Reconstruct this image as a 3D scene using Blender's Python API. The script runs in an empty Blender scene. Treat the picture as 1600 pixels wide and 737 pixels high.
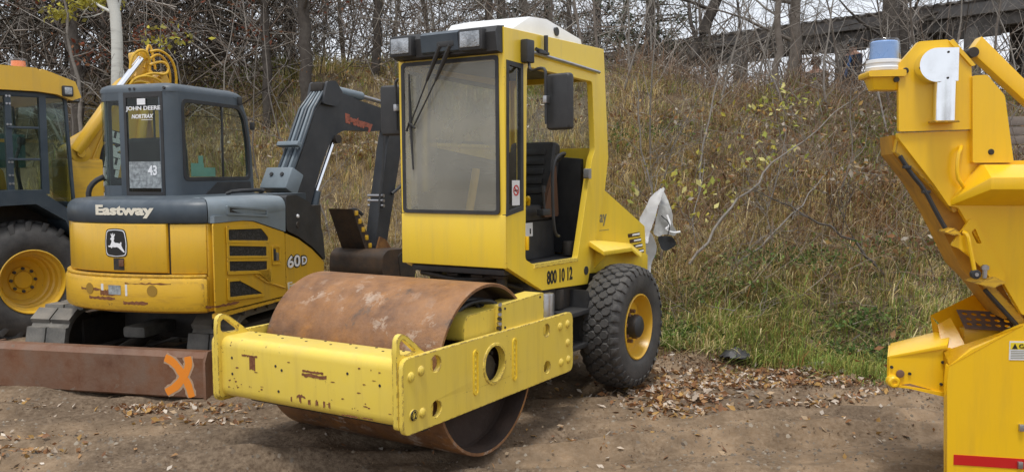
import bpy, bmesh, math, random
import numpy as np
from mathutils import Vector, Matrix, noise as mnoise
from mathutils.geometry import tessellate_polygon
random.seed(7); rng = np.random.default_rng(7)
SC = bpy.context.scene
COL = SC.collection
rad = math.radians
# ------------------------------------------------------------ camera
cd = bpy.data.cameras.new('camera'); cam = bpy.data.objects.new('camera', cd); COL.objects.link(cam)
_p, _r = rad(-4.1062), rad(-.4155)
fw = Vector((0, math.cos(_p), math.sin(_p))); up0 = Vector((0, -math.sin(_p), math.cos(_p))); X0 = Vector((1, 0, 0))
rt = X0*math.cos(_r) + up0*math.sin(_r); up = -X0*math.sin(_r) + up0*math.cos(_r)
cam.matrix_world = Matrix(((rt.x, up.x, -fw.x, 0), (rt.y, up.y, -fw.y, 0), (rt.z, up.z, -fw.z, 1.7633), (0, 0, 0, 1)))
cd.sensor_width = 36; cd.lens = 1404.99/1600*36; cd.clip_start = .05; cd.clip_end = 2000
SC.camera = cam
# ------------------------------------------------------------ sky and sun (overcast)
SUN_EL, SUN_AZ = rad(72), rad(195)      # azimuth clockwise from +Y
w = bpy.data.worlds.new("World"); SC.world = w; w.use_nodes = True
nt = w.node_tree; nt.nodes.clear()
out = nt.nodes.new('ShaderNodeOutputWorld'); bg = nt.nodes.new('ShaderNodeBackground')
sky = nt.nodes.new('ShaderNodeTexSky'); sky.sky_type = 'NISHITA'; sky.sun_disc = False
sky.sun_elevation = SUN_EL; sky.sun_rotation = SUN_AZ; sky.air_density = 1.2; sky.dust_density = 2
tc = nt.nodes.new('ShaderNodeTexCoord'); nz = nt.nodes.new('ShaderNodeTexNoise'); nz.inputs['Scale'].default_value = 2.2; nz.inputs['Detail'].default_value = 5
mpg = nt.nodes.new('ShaderNodeMapping'); mpg.inputs['Scale'].default_value = (1, 1, 2.5)
nt.links.new(tc.outputs['Generated'], mpg.inputs['Vector']); nt.links.new(mpg.outputs['Vector'], nz.inputs['Vector'])
rp = nt.nodes.new('ShaderNodeValToRGB'); rp.color_ramp.elements[0].position = .32; rp.color_ramp.elements[0].color = (.62, .62, .62, 1)
rp.color_ramp.elements[1].position = .6; rp.color_ramp.elements[1].color = (.95, .95, .95, 1)
nt.links.new(nz.outputs['Fac'], rp.inputs['Fac'])
mx = nt.nodes.new('ShaderNodeMix'); mx.data_type = 'RGBA'
nt.links.new(rp.outputs['Color'], mx.inputs['Factor']); nt.links.new(sky.outputs['Color'], mx.inputs['A']); mx.inputs['B'].default_value = (7.7, 8.0, 8.6, 1)
nt.links.new(mx.outputs['Result'], bg.inputs['Color']); bg.inputs['Strength'].default_value = .088
nt.links.new(bg.outputs['Background'], out.inputs['Surface'])
sd = bpy.data.lights.new('sun', 'SUN'); sd.energy = 1.5; sd.angle = rad(12); sd.color = (1, .96, .9)
sun = bpy.data.objects.new('sun', sd); COL.objects.link(sun)
sdir = Vector((math.sin(SUN_AZ)*math.cos(SUN_EL), math.cos(SUN_AZ)*math.cos(SUN_EL), math.sin(SUN_EL)))
sun.rotation_euler = sdir.to_track_quat('Z', 'Y').to_euler(); sun.location = (0, 0, 30)
SC.view_settings.view_transform = 'Standard'; SC.view_settings.look = 'None'; SC.view_settings.exposure = 0.60; SC.view_settings.gamma = 1
SC.render.engine = 'CYCLES'
# ------------------------------------------------------------ materials
def mat(name, col, rough=.5, metal=0., var=None, chips=None, dust_toplight=None, bump=None, coat=0., chips2=None, trans=None, alpha=None, emit=None, hexm=None, edge=None, attr=None, streak=None, transl=0, spec=None):
    m = bpy.data.materials.new(name); m.use_nodes = True; t = m.node_tree; N = t.nodes; K = t.links
    b = N['Principled BSDF']; b.inputs['Roughness'].default_value = rough; b.inputs['Metallic'].default_value = metal
    b.inputs['Coat Weight'].default_value = coat; b.inputs['Coat Roughness'].default_value = .25
    if spec is not None: b.inputs['Specular IOR Level'].default_value = spec
    c = N.new('ShaderNodeRGB'); c.outputs[0].default_value = (*col, 1); cur = c.outputs[0]
    tcn = N.new('ShaderNodeTexCoord'); obj = tcn.outputs['Object']
    def noise(scale, det=4, rgh=.6, vec=None, dist=0):
        n = N.new('ShaderNodeTexNoise'); n.inputs['Scale'].default_value = scale; n.inputs['Detail'].default_value = det; n.inputs['Roughness'].default_value = rgh
        n.inputs['Distortion'].default_value = dist
        K.new(vec or obj, n.inputs['Vector']); return n.outputs['Fac']
    def ramp(src, a, b_, ca=0, cb=1):
        r = N.new('ShaderNodeMapRange'); r.inputs['From Min'].default_value = a; r.inputs['From Max'].default_value = b_
        r.inputs['To Min'].default_value = ca; r.inputs['To Max'].default_value = cb; K.new(src, r.inputs['Value']); return r.outputs['Result']
    def mixc(fac, a, bcol):
        x = N.new('ShaderNodeMix'); x.data_type = 'RGBA'
        if isinstance(fac, float): x.inputs['Factor'].default_value = fac
        else: K.new(fac, x.inputs['Factor'])
        K.new(a, x.inputs['A'])
        if isinstance(bcol, tuple): x.inputs['B'].default_value = (*bcol, 1)
        else: K.new(bcol, x.inputs['B'])
        return x.outputs['Result']
    def mul(a, b_):
        x = N.new('ShaderNodeMath'); x.operation = 'MULTIPLY'
        for i, s in enumerate((a, b_)):
            if isinstance(s, float): x.inputs[i].default_value = s
            else: K.new(s, x.inputs[i])
        return x.outputs[0]
    if attr:
        at = N.new('ShaderNodeAttribute'); at.attribute_name = attr; cur = at.outputs['Color']
    if var:
        for (c2, sc, am) in (var if isinstance(var, list) else [var]):
            cur = mixc(ramp(noise(sc, 6, .65), .35, .65, 0, am), cur, c2)
    if streak:
        c2, sc, am = streak
        mp = N.new('ShaderNodeMapping'); mp.inputs['Scale'].default_value = sc; K.new(obj, mp.inputs['Vector'])
        cur = mixc(ramp(noise(1., 6, .7, mp.outputs['Vector']), .5, .75, 0, am), cur, c2)
    roughsrc = None
    for ch in (chips, chips2):
        if ch:
            c2, sc, th = ch[:3]
            f = ramp(noise(sc, 8, .72, dist=.3), th, th+.025)
            if len(ch) > 3:   # second noise limits where the chips sit
                f = mul(f, ramp(noise(ch[3], 3, .5), .48, .6))
            cc = N.new('ShaderNodeRGB'); cc.outputs[0].default_value = (*c2, 1)
            c3 = mixc(ramp(noise(sc*4, 4), .3, .7), cc.outputs[0], (c2[0]*.45, c2[1]*.42, c2[2]*.4))
            cur = mixc(f, cur, c3); roughsrc = f if roughsrc is None else roughsrc
    if edge:
        pg = N.new('ShaderNodeNewGeometry'); bv = N.new('ShaderNodeBevel'); bv.samples = 4; bv.inputs['Radius'].default_value = .014; dt = N.new('ShaderNodeVectorMath'); dt.operation = 'DOT_PRODUCT'; K.new(bv.outputs[0], dt.inputs[0]); K.new(pg.outputs['True Normal'], dt.inputs[1]); fe = mul(ramp(dt.outputs['Value'], .985, .93), ramp(noise(26, 5, .7), edge, edge+.05)); cur = mixc(fe, cur, (.11, .045, .02))
    if dust_toplight:
        c2, am = dust_toplight  # tint on upward faces: dust, and on the drum painted light from above
        g = N.new('ShaderNodeNewGeometry'); s = N.new('ShaderNodeSeparateXYZ'); K.new(g.outputs['Normal'], s.inputs[0])
        upf = ramp(s.outputs['Z'], .25, .95, .25, 1.)
        cur = mixc(mul(mul(ramp(noise(5, 7, .7), .3, .7), upf), float(am)), cur, c2)
    if hexm:
        v = N.new('ShaderNodeTexVoronoi'); v.inputs['Scale'].default_value = hexm; K.new(obj, v.inputs['Vector'])
        cur = mixc(ramp(v.outputs['Distance'], .5, .7), cur, (.045, .045, .045))
    K.new(cur, b.inputs['Base Color'])
    if roughsrc is not None:
        K.new(ramp(roughsrc, 0, 1, rough, .85), b.inputs['Roughness'])
    elif rough < .9:
        K.new(ramp(noise(9, 5), .3, .7, max(0, rough-.06), min(1, rough+.12)), b.inputs['Roughness'])
    if bump:
        sc, st = bump
        bp = N.new('ShaderNodeBump'); bp.inputs['Strength'].default_value = st; bp.inputs['Distance'].default_value = .01
        K.new(noise(sc, 7, .65), bp.inputs['Height']); K.new(bp.outputs['Normal'], b.inputs['Normal'])
    if trans is not None:
        # pane: clear part plus dusty film
        ts, glossy, film = trans
        o = N['Material Output']; tr = N.new('ShaderNodeBsdfTransparent'); tr.inputs['Color'].default_value = (*glossy, 1)
        gl = N.new('ShaderNodeBsdfGlossy'); gl.inputs['Roughness'].default_value = .04
        fr = N.new('ShaderNodeFresnel'); fr.inputs['IOR'].default_value = 1.5
        m1 = N.new('ShaderNodeMixShader'); gb = N.new('ShaderNodeNewGeometry'); K.new(mul(fr.outputs[0], ramp(gb.outputs['Backfacing'], 0, 1, 1, 0)), m1.inputs[0]); K.new(tr.outputs[0], m1.inputs[1]); K.new(gl.outputs[0], m1.inputs[2])
        m2 = N.new('ShaderNodeMixShader'); K.new(ramp(noise(ts, 5, .6), .3, .7, film[0], film[1]), m2.inputs[0])
        K.new(m1.outputs[0], m2.inputs[1]); K.new(b.outputs[0], m2.inputs[2]); K.new(m2.outputs[0], o.inputs['Surface'])
    if transl:
        o = N['Material Output']; tl = N.new('ShaderNodeBsdfTranslucent'); K.new(cur, tl.inputs['Color'])
        m2 = N.new('ShaderNodeMixShader'); m2.inputs[0].default_value = transl; K.new(b.outputs[0], m2.inputs[1]); K.new(tl.outputs[0], m2.inputs[2]); K.new(m2.outputs[0], o.inputs['Surface'])
    return m
RUST = (.13, .045, .018)
DST = (.30, .24, .17)
M = dict(
 lemon=mat('lemon_paint', (.84, .63, .075), .40, var=[((.74, .52, .06), 1.5, .6), ((.84, .66, .14), 6, .3)], chips=(RUST, 24, .635, 2.2), edge=.47, chips2=(RUST, 10, .69, 1.1), dust_toplight=((.6, .5, .25), .35), streak=((.45, .30, .08), (14, 14, 1.2), .3), coat=.15),
 lemonc=mat('lemon_cab_paint', (.90, .64, .04), .36, var=[((.84, .57, .03), 1.2, .6)], chips=(RUST, 26, .74, 2.), edge=.60, dust_toplight=((.6, .5, .25), .25), streak=((.5, .38, .12), (10, 10, .8), .3), coat=.2),
 amber=mat('deep_yellow_paint', (.74, .44, .018), .36, var=[((.66, .37, .016), 1.4, .6)], chips=(RUST, 18, .745, 1.8), edge=.58, dust_toplight=((.45, .36, .2), .35), streak=((.36, .25, .08), (9, 9, .8), .35), coat=.25),
 amberw=mat('worn_counterweight_paint', (.72, .42, .018), .42, edge=.46, chips=(RUST, 14, .64, 1.3), chips2=(RUST, 6, .665, 2.6), dust_toplight=((.4, .3, .16), .4), streak=((.3, .14, .04), (2, 2, 18), .6), bump=(16, .25)),
 orange=mat('fresh_orange_yellow_paint', (.90, .54, .005), .3, var=[((.86, .49, .005), .9, .6)], chips=(RUST, 30, .76, 2), dust_toplight=((.55, .38, .12), .2), streak=((.5, .28, .04), (10, 10, 1), .25), coat=.35),
 blueg=mat('faded_blue_grey_paint', (.030, .045, .062), .38, var=[((.055, .075, .095), 2.5, .7)], dust_toplight=((.16, .18, .19), .5), bump=(60, .06)),
 bluel=mat('light_blue_grey_paint', (.20, .25, .29), .5, var=[((.13, .165, .19), 3, .7)], dust_toplight=((.28, .28, .27), .5)),
 cabf=mat('grey_cab_shell', (.072, .095, .118), .45, var=[((.055, .073, .092), 2, .7)], dust_toplight=((.22, .22, .2), .45)),
 black=mat('matt_black_plastic', (.021, .022, .024), .5, var=[((.042, .043, .045), 5, .6)], dust_toplight=((.12, .11, .1), .3)),
 darkm=mat('dark_greasy_steel', (.022, .02, .019), .6, var=[((.06, .045, .03), 6, .6)], bump=(40, .3)),
 char=mat('charcoal_boom_paint', (.022, .026, .033), .45, var=[((.05, .055, .062), 3, .6)], chips=((.12, .1, .08), 20, .7), dust_toplight=((.16, .14, .11), .5)),
 rubber=mat('tyre_rubber', (.035, .035, .036), .7, var=[((.085, .08, .075), 7, .8)], dust_toplight=((.2, .18, .15), .35), bump=(70, .3)),
 track=mat('dusty_track_rubber', (.07, .07, .066), .75, var=[((.20, .19, .17), 4, .9)], dust_toplight=((.26, .22, .17), .6), bump=(40, .4)),
 drum=mat('rusty_drum_steel', (.115, .048, .02), .58, var=[((.40, .165, .025), 3.6, 1.), ((.075, .035, .02), 6, .9), ((.20, .11, .065), 13, .5)], chips=((.50, .40, .32), 9, .545, 2.2), streak=((.26, .14, .07), (16, 1.2, 16), .5), chips2=((.10, .075, .06), 3., .60), dust_toplight=((.42, .205, .08), .85), bump=(28, .7), metal=.0),  # dark base and paler upward faces paint shade onto the drum's lower half
 drumi=mat('dark_drum_inside', (.03, .019, .014), .7, var=[((.055, .03, .02), 3, .7)], bump=(30, .3)),
 blade=mat('worn_brown_blade', (.115, .046, .022), .55, var=[((.24, .088, .028), 2.5, .9), ((.16, .11, .08), 5, .8)], chips=((.26, .2, .15), 6, .6, 2), streak=((.20, .14, .10), (3, 3, .6), .5), dust_toplight=((.24, .13, .08), .5), bump=(25, .35)),
 spray=mat('orange_spray_paint', (.86, .27, .02), .6),
 sprayf=mat('pale_spray_edge', (.45, .31, .2), .7),
 chrome=mat('chrome', (.85, .86, .88), .08, metal=1.),
 steel=mat('bare_steel', (.5, .5, .52), .35, metal=.9, var=((.3, .28, .25), 10, .5)),
 white=mat('white_paint', (.78, .79, .80), .5, var=((.62, .62, .6), 3, .6), dust_toplight=((.6, .57, .5), .3)),
 whitec=mat('scuffed_white_car_paint', (.82, .83, .85), .4, var=[((.66, .66, .64), 4, .6)], chips=((.10, .095, .08), 9, .68, 3), dust_toplight=((.35, .3, .24), .5)),
 cream=mat('cream_lettering', (.78, .74, .62), .55), inkw=mat('white_lettering', (.85, .86, .88), .5), ink=mat('black_lettering', (.012, .012, .012), .5),
 redl=mat('worn_red_lettering', (.42, .12, .07), .7, var=((.1, .06, .05), 30, .6)), greyl=mat('grey_lettering', (.22, .20, .12), .6),
 red=mat('red_reflective_tape', (.55, .012, .01), .35), tealp=mat('teal_paper', (.28, .52, .46), .7), paper=mat('printed_paper', (.42, .46, .47), .7, var=[((.12, .13, .14), 26, .85)], streak=((.08, .08, .09), (2, 2, 60), .8)),
 wind=mat('dusty_windscreen', (.40, .385, .33), .3, trans=(1.6, (.86, .89, .87), (.28, .50))),
 pane=mat('clear_pane', (.2, .2, .18), .3, trans=(3, (.93, .95, .94), (.01, .04))),
 tint=mat('green_tinted_pane', (.06, .07, .065), .25, trans=(3, (.86, .91, .88), (.02, .06))),
 tintd=mat('dark_tinted_pane', (.03, .035, .035), .25, trans=(3, (.80, .86, .83), (.02, .07))),
 mesh=mat('black_mesh', (.012, .012, .012), .6, hexm=75.),
 seat=mat('black_vinyl', (.022, .022, .023), .55, var=((.05, .045, .04), 8, .6), bump=(50, .2)), seatb=mat('brown_worn_foam', (.11, .055, .03), .9, bump=(30, .5)),
 lens=mat('lamp_glass', (.50, .52, .54), .15, metal=.6, var=((.16, .17, .18), 14, .8), bump=(60, .5)), amberl=mat('amber_lens', (.85, .22, .04), .25, coat=.6), clear=mat('clear_dome', (.8, .8, .8), .2, trans=(30, (.96, .97, .98), (.02, .05))), bluelens=mat('blue_lens', (.17, .32, .62), .25, coat=.6),
 wood=mat('grey_weathered_wood', (.26, .22, .19), .8, var=[((.17, .14, .12), 6, .7)], streak=((.12, .1, .085), (1.5, 30, 30), .7), bump=(30, .4)),
 woodd=mat('dark_weathered_timber', (.10, .09, .082), .85, var=[((.17, .16, .15), 5, .7)], streak=((.05, .045, .04), (12, 12, 1.), .6), bump=(30, .4)),
 tin=mat('weathered_corrugated_tin', (.18, .175, .17), .6, metal=.3, var=[((.28, .27, .26), 3, .7), ((.12, .09, .07), 6, .5)]),
 barkg=mat('pale_grey_bark', (.27, .245, .215), .9, var=[((.16, .14, .12), 12, .8)], bump=(30, .5)), barkd=mat('dark_bark', (.055, .045, .038), .9, var=[((.11, .095, .08), 9, .8)], bump=(25, .7)),
 barkb=mat('brown_bark', (.14, .115, .095), .9, var=[((.23, .2, .17), 10, .8)], bump=(30, .5)),
 birch=mat('white_birch_bark', (.62, .62, .57), .8, chips=((.05, .045, .04), 7, .66), streak=((.25, .24, .22), (3, 3, 14), .7)),
 needle=mat('dark_needles', (.03, .042, .02), .8, attr='tone'),
 grass=mat('mixed_grass', (.1, .1, .05), .85, attr='tone', transl=.3, spec=.1),
 leaf=mat('leaf_litter', (.3, .2, .1), .85, attr='tone', transl=.2, spec=.15),
 twig=mat('twig_tone', (.2, .2, .2), .9, attr='tone', spec=.1),
 navy=mat('navy_cloth', (.02, .025, .04), .9), bluec=mat('blue_cloth', (.05, .16, .42), .9), skin=mat('skin', (.42, .24, .17), .6), brownh=mat('brown_hair', (.06, .03, .02), .9), denim=mat('dark_denim', (.03, .035, .05), .9),
)
# ------------------------------------------------------------ object helpers
def tag(o, label=None, cat=None, group=None, kind=None):
    if label: o['label'] = label
    if cat: o['category'] = cat
    if group: o['group'] = group
    if kind: o['kind'] = kind
    return o
def thing(name, label, cat, loc=(0, 0, 0), yaw=0, group=None):
    o = bpy.data.objects.new(name, None); COL.objects.link(o); o.location = loc; o.rotation_euler = (0, 0, rad(yaw)); o.empty_display_size = .2
    return tag(o, label, cat, group)
def link(name, me, m=None, parent=None, label=None, kind=None):
    if m is not None:
        me.materials.clear(); me.materials.append(m)
    o = bpy.data.objects.new(name, me); COL.objects.link(o)
    if parent: o.parent = parent
    return tag(o, label, kind=kind)
def smoothq(me, ang=32):
    if len(me.polygons):
        me.polygons.foreach_set('use_smooth', [True]*len(me.polygons)); me.set_sharp_from_angle(angle=rad(ang))
class MB:
    def __init__(s, T=None): s.bm = bmesh.new(); s.T = T
    def merge(s, b, T=None):
        bmesh.ops.recalc_face_normals(b, faces=b.faces[:])
        me = bpy.data.meshes.new('t'); b.to_mesh(me); b.free()
        if T is not None: me.transform(T)
        if s.T is not None: me.transform(s.T)
        s.bm.from_mesh(me); bpy.data.meshes.remove(me); return s
    def bev(s, b, w, seg=2, ang=30):
        if w <= 0: return
        e = [x for x in b.edges if len(x.link_faces) == 2 and x.calc_face_angle(0) > rad(ang)]
        if e: bmesh.ops.bevel(b, geom=e, offset=w, segments=seg, profile=.6, affect='EDGES', clamp_overlap=True)
    def box(s, x0, x1, y0, y1, z0, z1, bev=.006, seg=2, T=None):
        b = bmesh.new(); bmesh.ops.create_cube(b, size=1)
        for v in b.verts: v.co = Vector(((x0+x1)/2+v.co.x*(x1-x0), (y0+y1)/2+v.co.y*(y1-y0), (z0+z1)/2+v.co.z*(z1-z0)))
        s.bev(b, min(bev, .45*min(abs(x1-x0), abs(y1-y0), abs(z1-z0))), seg); return s.merge(b, T)
    def prism(s, pts, axis, a, c, holes=(), bev=.004, seg=2, T=None, ang=30):
        b = bmesh.new(); f = {'x': lambda p, k: (k, p[0], p[1]), 'y': lambda p, k: (p[0], k, p[1]), 'z': lambda p, k: (p[0], p[1], k)}[axis]
        if not holes:
            A = [b.verts.new(f(p, a)) for p in pts]; B = [b.verts.new(f(p, c)) for p in pts]
            b.faces.new(A); b.faces.new(B[::-1]); n = len(pts)
            for i in range(n): b.faces.new((A[i], A[(i+1) % n], B[(i+1) % n], B[i]))
            s.bev(b, bev, seg, ang)
        else:
            loops = [list(pts)]+[list(h) for h in holes]
            tri = tessellate_polygon([[Vector((p[0], p[1], 0)) for p in l] for l in loops]); flat = [p for l in loops for p in l]
            A = [b.verts.new(f(p, a)) for p in flat]; B = [b.verts.new(f(p, c)) for p in flat]
            for t3 in tri:
                for V in (A, B):
                    try: b.faces.new([V[i] for i in t3])
                    except ValueError: pass
            k = 0
            for l in loops:
                n = len(l)
                for i in range(n):
                    i0, i1 = k+i, k+(i+1) % n
                    b.faces.new((A[i0], A[i1], B[i1], B[i0]))
                k += n
            bmesh.ops.recalc_face_normals(b, faces=b.faces[:])
            if bev: s.bev(b, bev, 1, 60)
        return s.merge(b, T)
    def cyl(s, p0, p1, r0, r1=None, seg=20, bev=0):
        p0, p1 = Vector(p0), Vector(p1); d = p1-p0; r1 = r0 if r1 is None else r1
        b = bmesh.new(); bmesh.ops.create_cone(b, cap_ends=True, segments=seg, radius1=r0, radius2=r1, depth=d.length)
        s.bev(b, bev, 2, 50)
        return s.merge(b, Matrix.Translation((p0+p1)/2) @ d.to_track_quat('Z', 'Y').to_matrix().to_4x4())
    def tube(s, pts, r, seg=8, sub=0):
        P = [Vector(p) for p in pts]
        for _ in range(sub):
            Q = [P[0]]
            for i in range(len(P)-1): Q += [P[i]*.75+P[i+1]*.25, P[i]*.25+P[i+1]*.75]
            P = Q+[P[-1]]
        R = r if isinstance(r, (list, tuple)) else [r]*len(P)
        if len(R) != len(P): R = list(np.interp(np.linspace(0, 1, len(P)), np.linspace(0, 1, len(R)), R))
        b = bmesh.new(); rings = []; n0 = None
        for i, p in enumerate(P):
            d = (P[min(i+1, len(P)-1)]-P[max(i-1, 0)]).normalized()
            if n0 is None: n0 = d.orthogonal().normalized()
            n0 = (n0-d*n0.dot(d)).normalized(); b0 = d.cross(n0)
            rings.append([b.verts.new(p+(n0*math.cos(2*math.pi*k/seg)+b0*math.sin(2*math.pi*k/seg))*R[i]) for k in range(seg)])
        for i in range(len(P)-1):
            for k in range(seg): b.faces.new((rings[i][k], rings[i][(k+1) % seg], rings[i+1][(k+1) % seg], rings[i+1][k]))
        b.faces.new(rings[0][::-1]); b.faces.new(rings[-1]); return s.merge(b)
    def lathe(s, prof, c=(0, 0, 0), axis='y', seg=48, T=None):
        b = bmesh.new(); rings = []
        for (r, h) in prof:
            ring = []
            for k in range(seg):
                t = 2*math.pi*k/seg; u, v = r*math.cos(t), r*math.sin(t)
                q = {'y': (u, h, v), 'x': (h, u, v), 'z': (u, v, h)}[axis]
                ring.append(b.verts.new((q[0]+c[0], q[1]+c[1], q[2]+c[2])))
            rings.append(ring)
        for i in range(len(prof)-1):
            for k in range(seg): b.faces.new((rings[i][k], rings[i][(k+1) % seg], rings[i+1][(k+1) % seg], rings[i+1][k]))
        bmesh.ops.remove_doubles(b, verts=b.verts[:], dist=1e-5)
        return s.merge(b, T)
    def hull(s, pts, bev=.005, seg=2, T=None):
        b = bmesh.new(); [b.verts.new(p) for p in pts]
        r = bmesh.ops.convex_hull(b, input=b.verts[:])
        bmesh.ops.delete(b, geom=list({g for g in r['geom_interior'] if isinstance(g, bmesh.types.BMVert)}), context='VERTS')
        bmesh.ops.dissolve_limit(b, angle_limit=rad(2), verts=b.verts[:], edges=b.edges[:])
        s.bev(b, bev, seg, 15); return s.merge(b, T)
    def mesh(s, ang=32):
        me = bpy.data.meshes.new('m'); s.bm.to_mesh(me); s.bm.free(); smoothq(me, ang); return me
    def build(s, name, m, parent=None, ang=32, label=None, kind=None):
        me = s.mesh(ang); me.name = name; return link(name, me, m, parent, label, kind)
def circ(x, z, r, n=28, rz=None): return [(x+r*math.cos(2*math.pi*k/n), z+(rz or r)*math.sin(2*math.pi*k/n)) for k in range(n)]
def rrect(x0, x1, z0, z1, r, n=5):
    o = []
    for cx, cz, a0 in ((x1-r, z1-r, 0), (x0+r, z1-r, 90), (x0+r, z0+r, 180), (x1-r, z0+r, 270)):
        o += [(cx+r*math.cos(rad(a0+90*k/n)), cz+r*math.sin(rad(a0+90*k/n))) for k in range(n+1)]
    return o
def roundpoly(pts, r, n=4):
    o = []; L = len(pts)
    for i in range(L):
        p, a, b = Vector(pts[i]), Vector(pts[i-1]), Vector(pts[(i+1) % L])
        da, db = (a-p), (b-p); rr = min(r, da.length*.45, db.length*.45); p0 = p+da.normalized()*rr; p1 = p+db.normalized()*rr
        for k in range(n+1):
            t = k/n; q = p0*(1-t)**2+p*2*t*(1-t)+p1*t*t; o.append((q.x, q.y))
    return o
def text_mesh(txt, size, ext=.001, bold=0., shear=0., width=None, height=None):
    cu = bpy.data.curves.new('t', 'FONT'); cu.body = txt; cu.size = size; cu.extrude = ext; cu.offset = bold; cu.shear = shear; cu.align_x = 'LEFT'; cu.resolution_u = 3
    o = bpy.data.objects.new('t', cu); COL.objects.link(o); me = bpy.data.meshes.new_from_object(o.evaluated_get(bpy.context.evaluated_depsgraph_get()))
    bpy.data.objects.remove(o); bpy.data.curves.remove(cu)
    xs = [v.co.x for v in me.vertices]; ys = [v.co.y for v in me.vertices]; x0, y0, w_, h_ = min(xs), min(ys), max(xs)-min(xs), max(ys)-min(ys)
    for v in me.vertices:
        v.co.x = (v.co.x-x0)*((width/w_) if width else 1); v.co.y = (v.co.y-y0)*((height/h_) if height else 1)
    return me
def place_text(me, origin, right, upv, name, m, parent, label=None):
    r, u = Vector(right).normalized(), Vector(upv).normalized(); n = r.cross(u)
    me.transform(Matrix(((r.x, u.x, n.x, origin[0]), (r.y, u.y, n.y, origin[1]), (r.z, u.z, n.z, origin[2]), (0, 0, 0, 1))))
    return link(name, me, m, parent, label)
def np_mesh(name, V, Fc, tone=None, smooth=False):
    me = bpy.data.meshes.new(name); V = np.asarray(V, np.float32); Fc = np.asarray(Fc, np.int32); k = Fc.shape[1]
    me.vertices.add(len(V)); me.vertices.foreach_set('co', V.ravel()); me.loops.add(Fc.size); me.loops.foreach_set('vertex_index', Fc.ravel())
    me.polygons.add(len(Fc)); me.polygons.foreach_set('loop_start', np.arange(0, Fc.size, k, dtype=np.int32)); me.polygons.foreach_set('loop_total', np.full(len(Fc), k, np.int32))
    if smooth: me.polygons.foreach_set('use_smooth', np.ones(len(Fc), bool))
    me.update(calc_edges=True)
    if tone is not None:
        a = me.attributes.new('tone', 'FLOAT_COLOR', 'POINT'); c = np.ones((len(V), 4), np.float32); c[:, :3] = tone; a.data.foreach_set('color', c.ravel())
    return me
# ------------------------------------------------------------ terrain
def vnoise(x, y, s, seed=0):
    x = np.asarray(x, float)*s+seed*17.3; y = np.asarray(y, float)*s+seed*9.1
    xi, yi = np.floor(x).astype(np.int64), np.floor(y).astype(np.int64); fx, fy = x-xi, y-yi; fx = fx*fx*(3-2*fx); fy = fy*fy*(3-2*fy)
    def h(a, b): 
        q = (a*374761393+b*668265263+seed*69069) & 0x7fffffff; q = ((q ^ (q >> 13))*1274126177) & 0x7fffffff; return ((q ^ (q >> 16)) & 0xffff)/65535.
    return (h(xi, yi)*(1-fx)+h(xi+1, yi)*fx)*(1-fy)+(h(xi, yi+1)*(1-fx)+h(xi+1, yi+1)*fx)*fy
def fbm(x, y, s, o=4, seed=0): return sum((vnoise(x, y, s*2**k, seed+k)-.5)*.5**k for k in range(o))
TX = [-60, -12, -6, -2, 0, 1.0, 1.8, 3, 5, 9, 60]; TY = [16, 15, 13.6, 12.4, 10.9, 9.5, 8.4, 7.65, 7.3, 7.2, 7.2]
def toe(x): return np.interp(x, TX, TY)+fbm(x, x*0, .9, 3, 5)*.5
def crest(x): return np.interp(x, [-60, -8, -2, 1.5, 3, 6, 12, 60], [4.4, 4.3, 4.05, 3.5, 2.85, 2.8, 2.8, 2.8])
def ground_z(x, y):
    x = np.asarray(x, float); y = np.asarray(y, float)
    d = y-toe(x); H = crest(x); u = np.clip(d/7.6, 0, 1.0)
    s = np.where(d < 0, 0, H*(np.sin((u-.5)*math.pi)*.5+.5)**.82)
    s = s - np.clip(d-9, 0, 30)*.10
    rough_h = fbm(x, y, .8, 4, 11)*np.clip(d+.4, 0, 1.4)*.34
    dirt = np.clip(1-d/1., 0, 1)
    rut = fbm(x*.35+y*.1, y*1.3-x*.35, 1.6, 4, 3)*.11 + fbm(x, y, 5, 3, 21)*.028
    near = 0.
    for (c0, sl) in ((5.55, .10), (5.95, .10), (6.75, -.06), (5.2, -.12)):
        q = y-(c0+sl*x+.08*np.sin(x*.9+c0)); near = near+(.034*np.exp(-(q/.11)**2)*(.55+.9*vnoise(x*9, q*4, 1., 61))-.016*np.exp(-((np.abs(q)-.2)/.06)**2))*np.clip(vnoise(x, y, .5, 62)*2-.4, 0, 1)*dirt
    return s+rough_h+rut*dirt*np.clip(y-2, 0, 1)-.012-near
def gz(x, y): return float(ground_z(np.array([x]), np.array([y]))[0])
def axis(lo, hi, flo, fhi, step, growth=1.25):
    a = list(np.arange(flo, fhi, step)); s = step; v = a[-1]
    while v < hi: s *= growth; v += s; a.append(v)
    s = step; v = flo; pre = []
    while v > lo: s *= growth; v -= s; pre.append(v)
    return np.array(pre[::-1]+a)
gx, gy = axis(-300, 300, -6.2, 5.5, .045), axis(-60, 500, 4.2, 9.4, .04, 1.12)
GX, GY = np.meshgrid(gx, gy); GZ = ground_z(GX, GY)
n1, n2 = GX.shape; idx = np.arange(n1*n2).reshape(n1, n2)
Fq = np.stack([idx[:-1, :-1], idx[:-1, 1:], idx[1:, 1:], idx[1:, :-1]], -1).reshape(-1, 4)
V = np.stack([GX, GY, GZ], -1).reshape(-1, 3)
dd = (GY-toe(GX)).ravel(); nn = (fbm(GX, GY, .7, 4, 31)).ravel(); n3 = fbm(GX, GY, 3., 6, 41).ravel()
dirtc = np.array([.25, .172, .104])[None]*(1+n3[:, None]*.8)
dampc = np.array([.11, .076, .05])[None]
wet = np.clip((nn+.08)*3.4, 0, 1)[:, None]; tone = dirtc*(1-wet)+dampc*wet
hill = np.clip(dd/.5+.9+n3*1.2, 0, 1)[:, None]; tone = tone*(1-hill)+np.array([.13, .10, .055])[None]*hill
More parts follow.
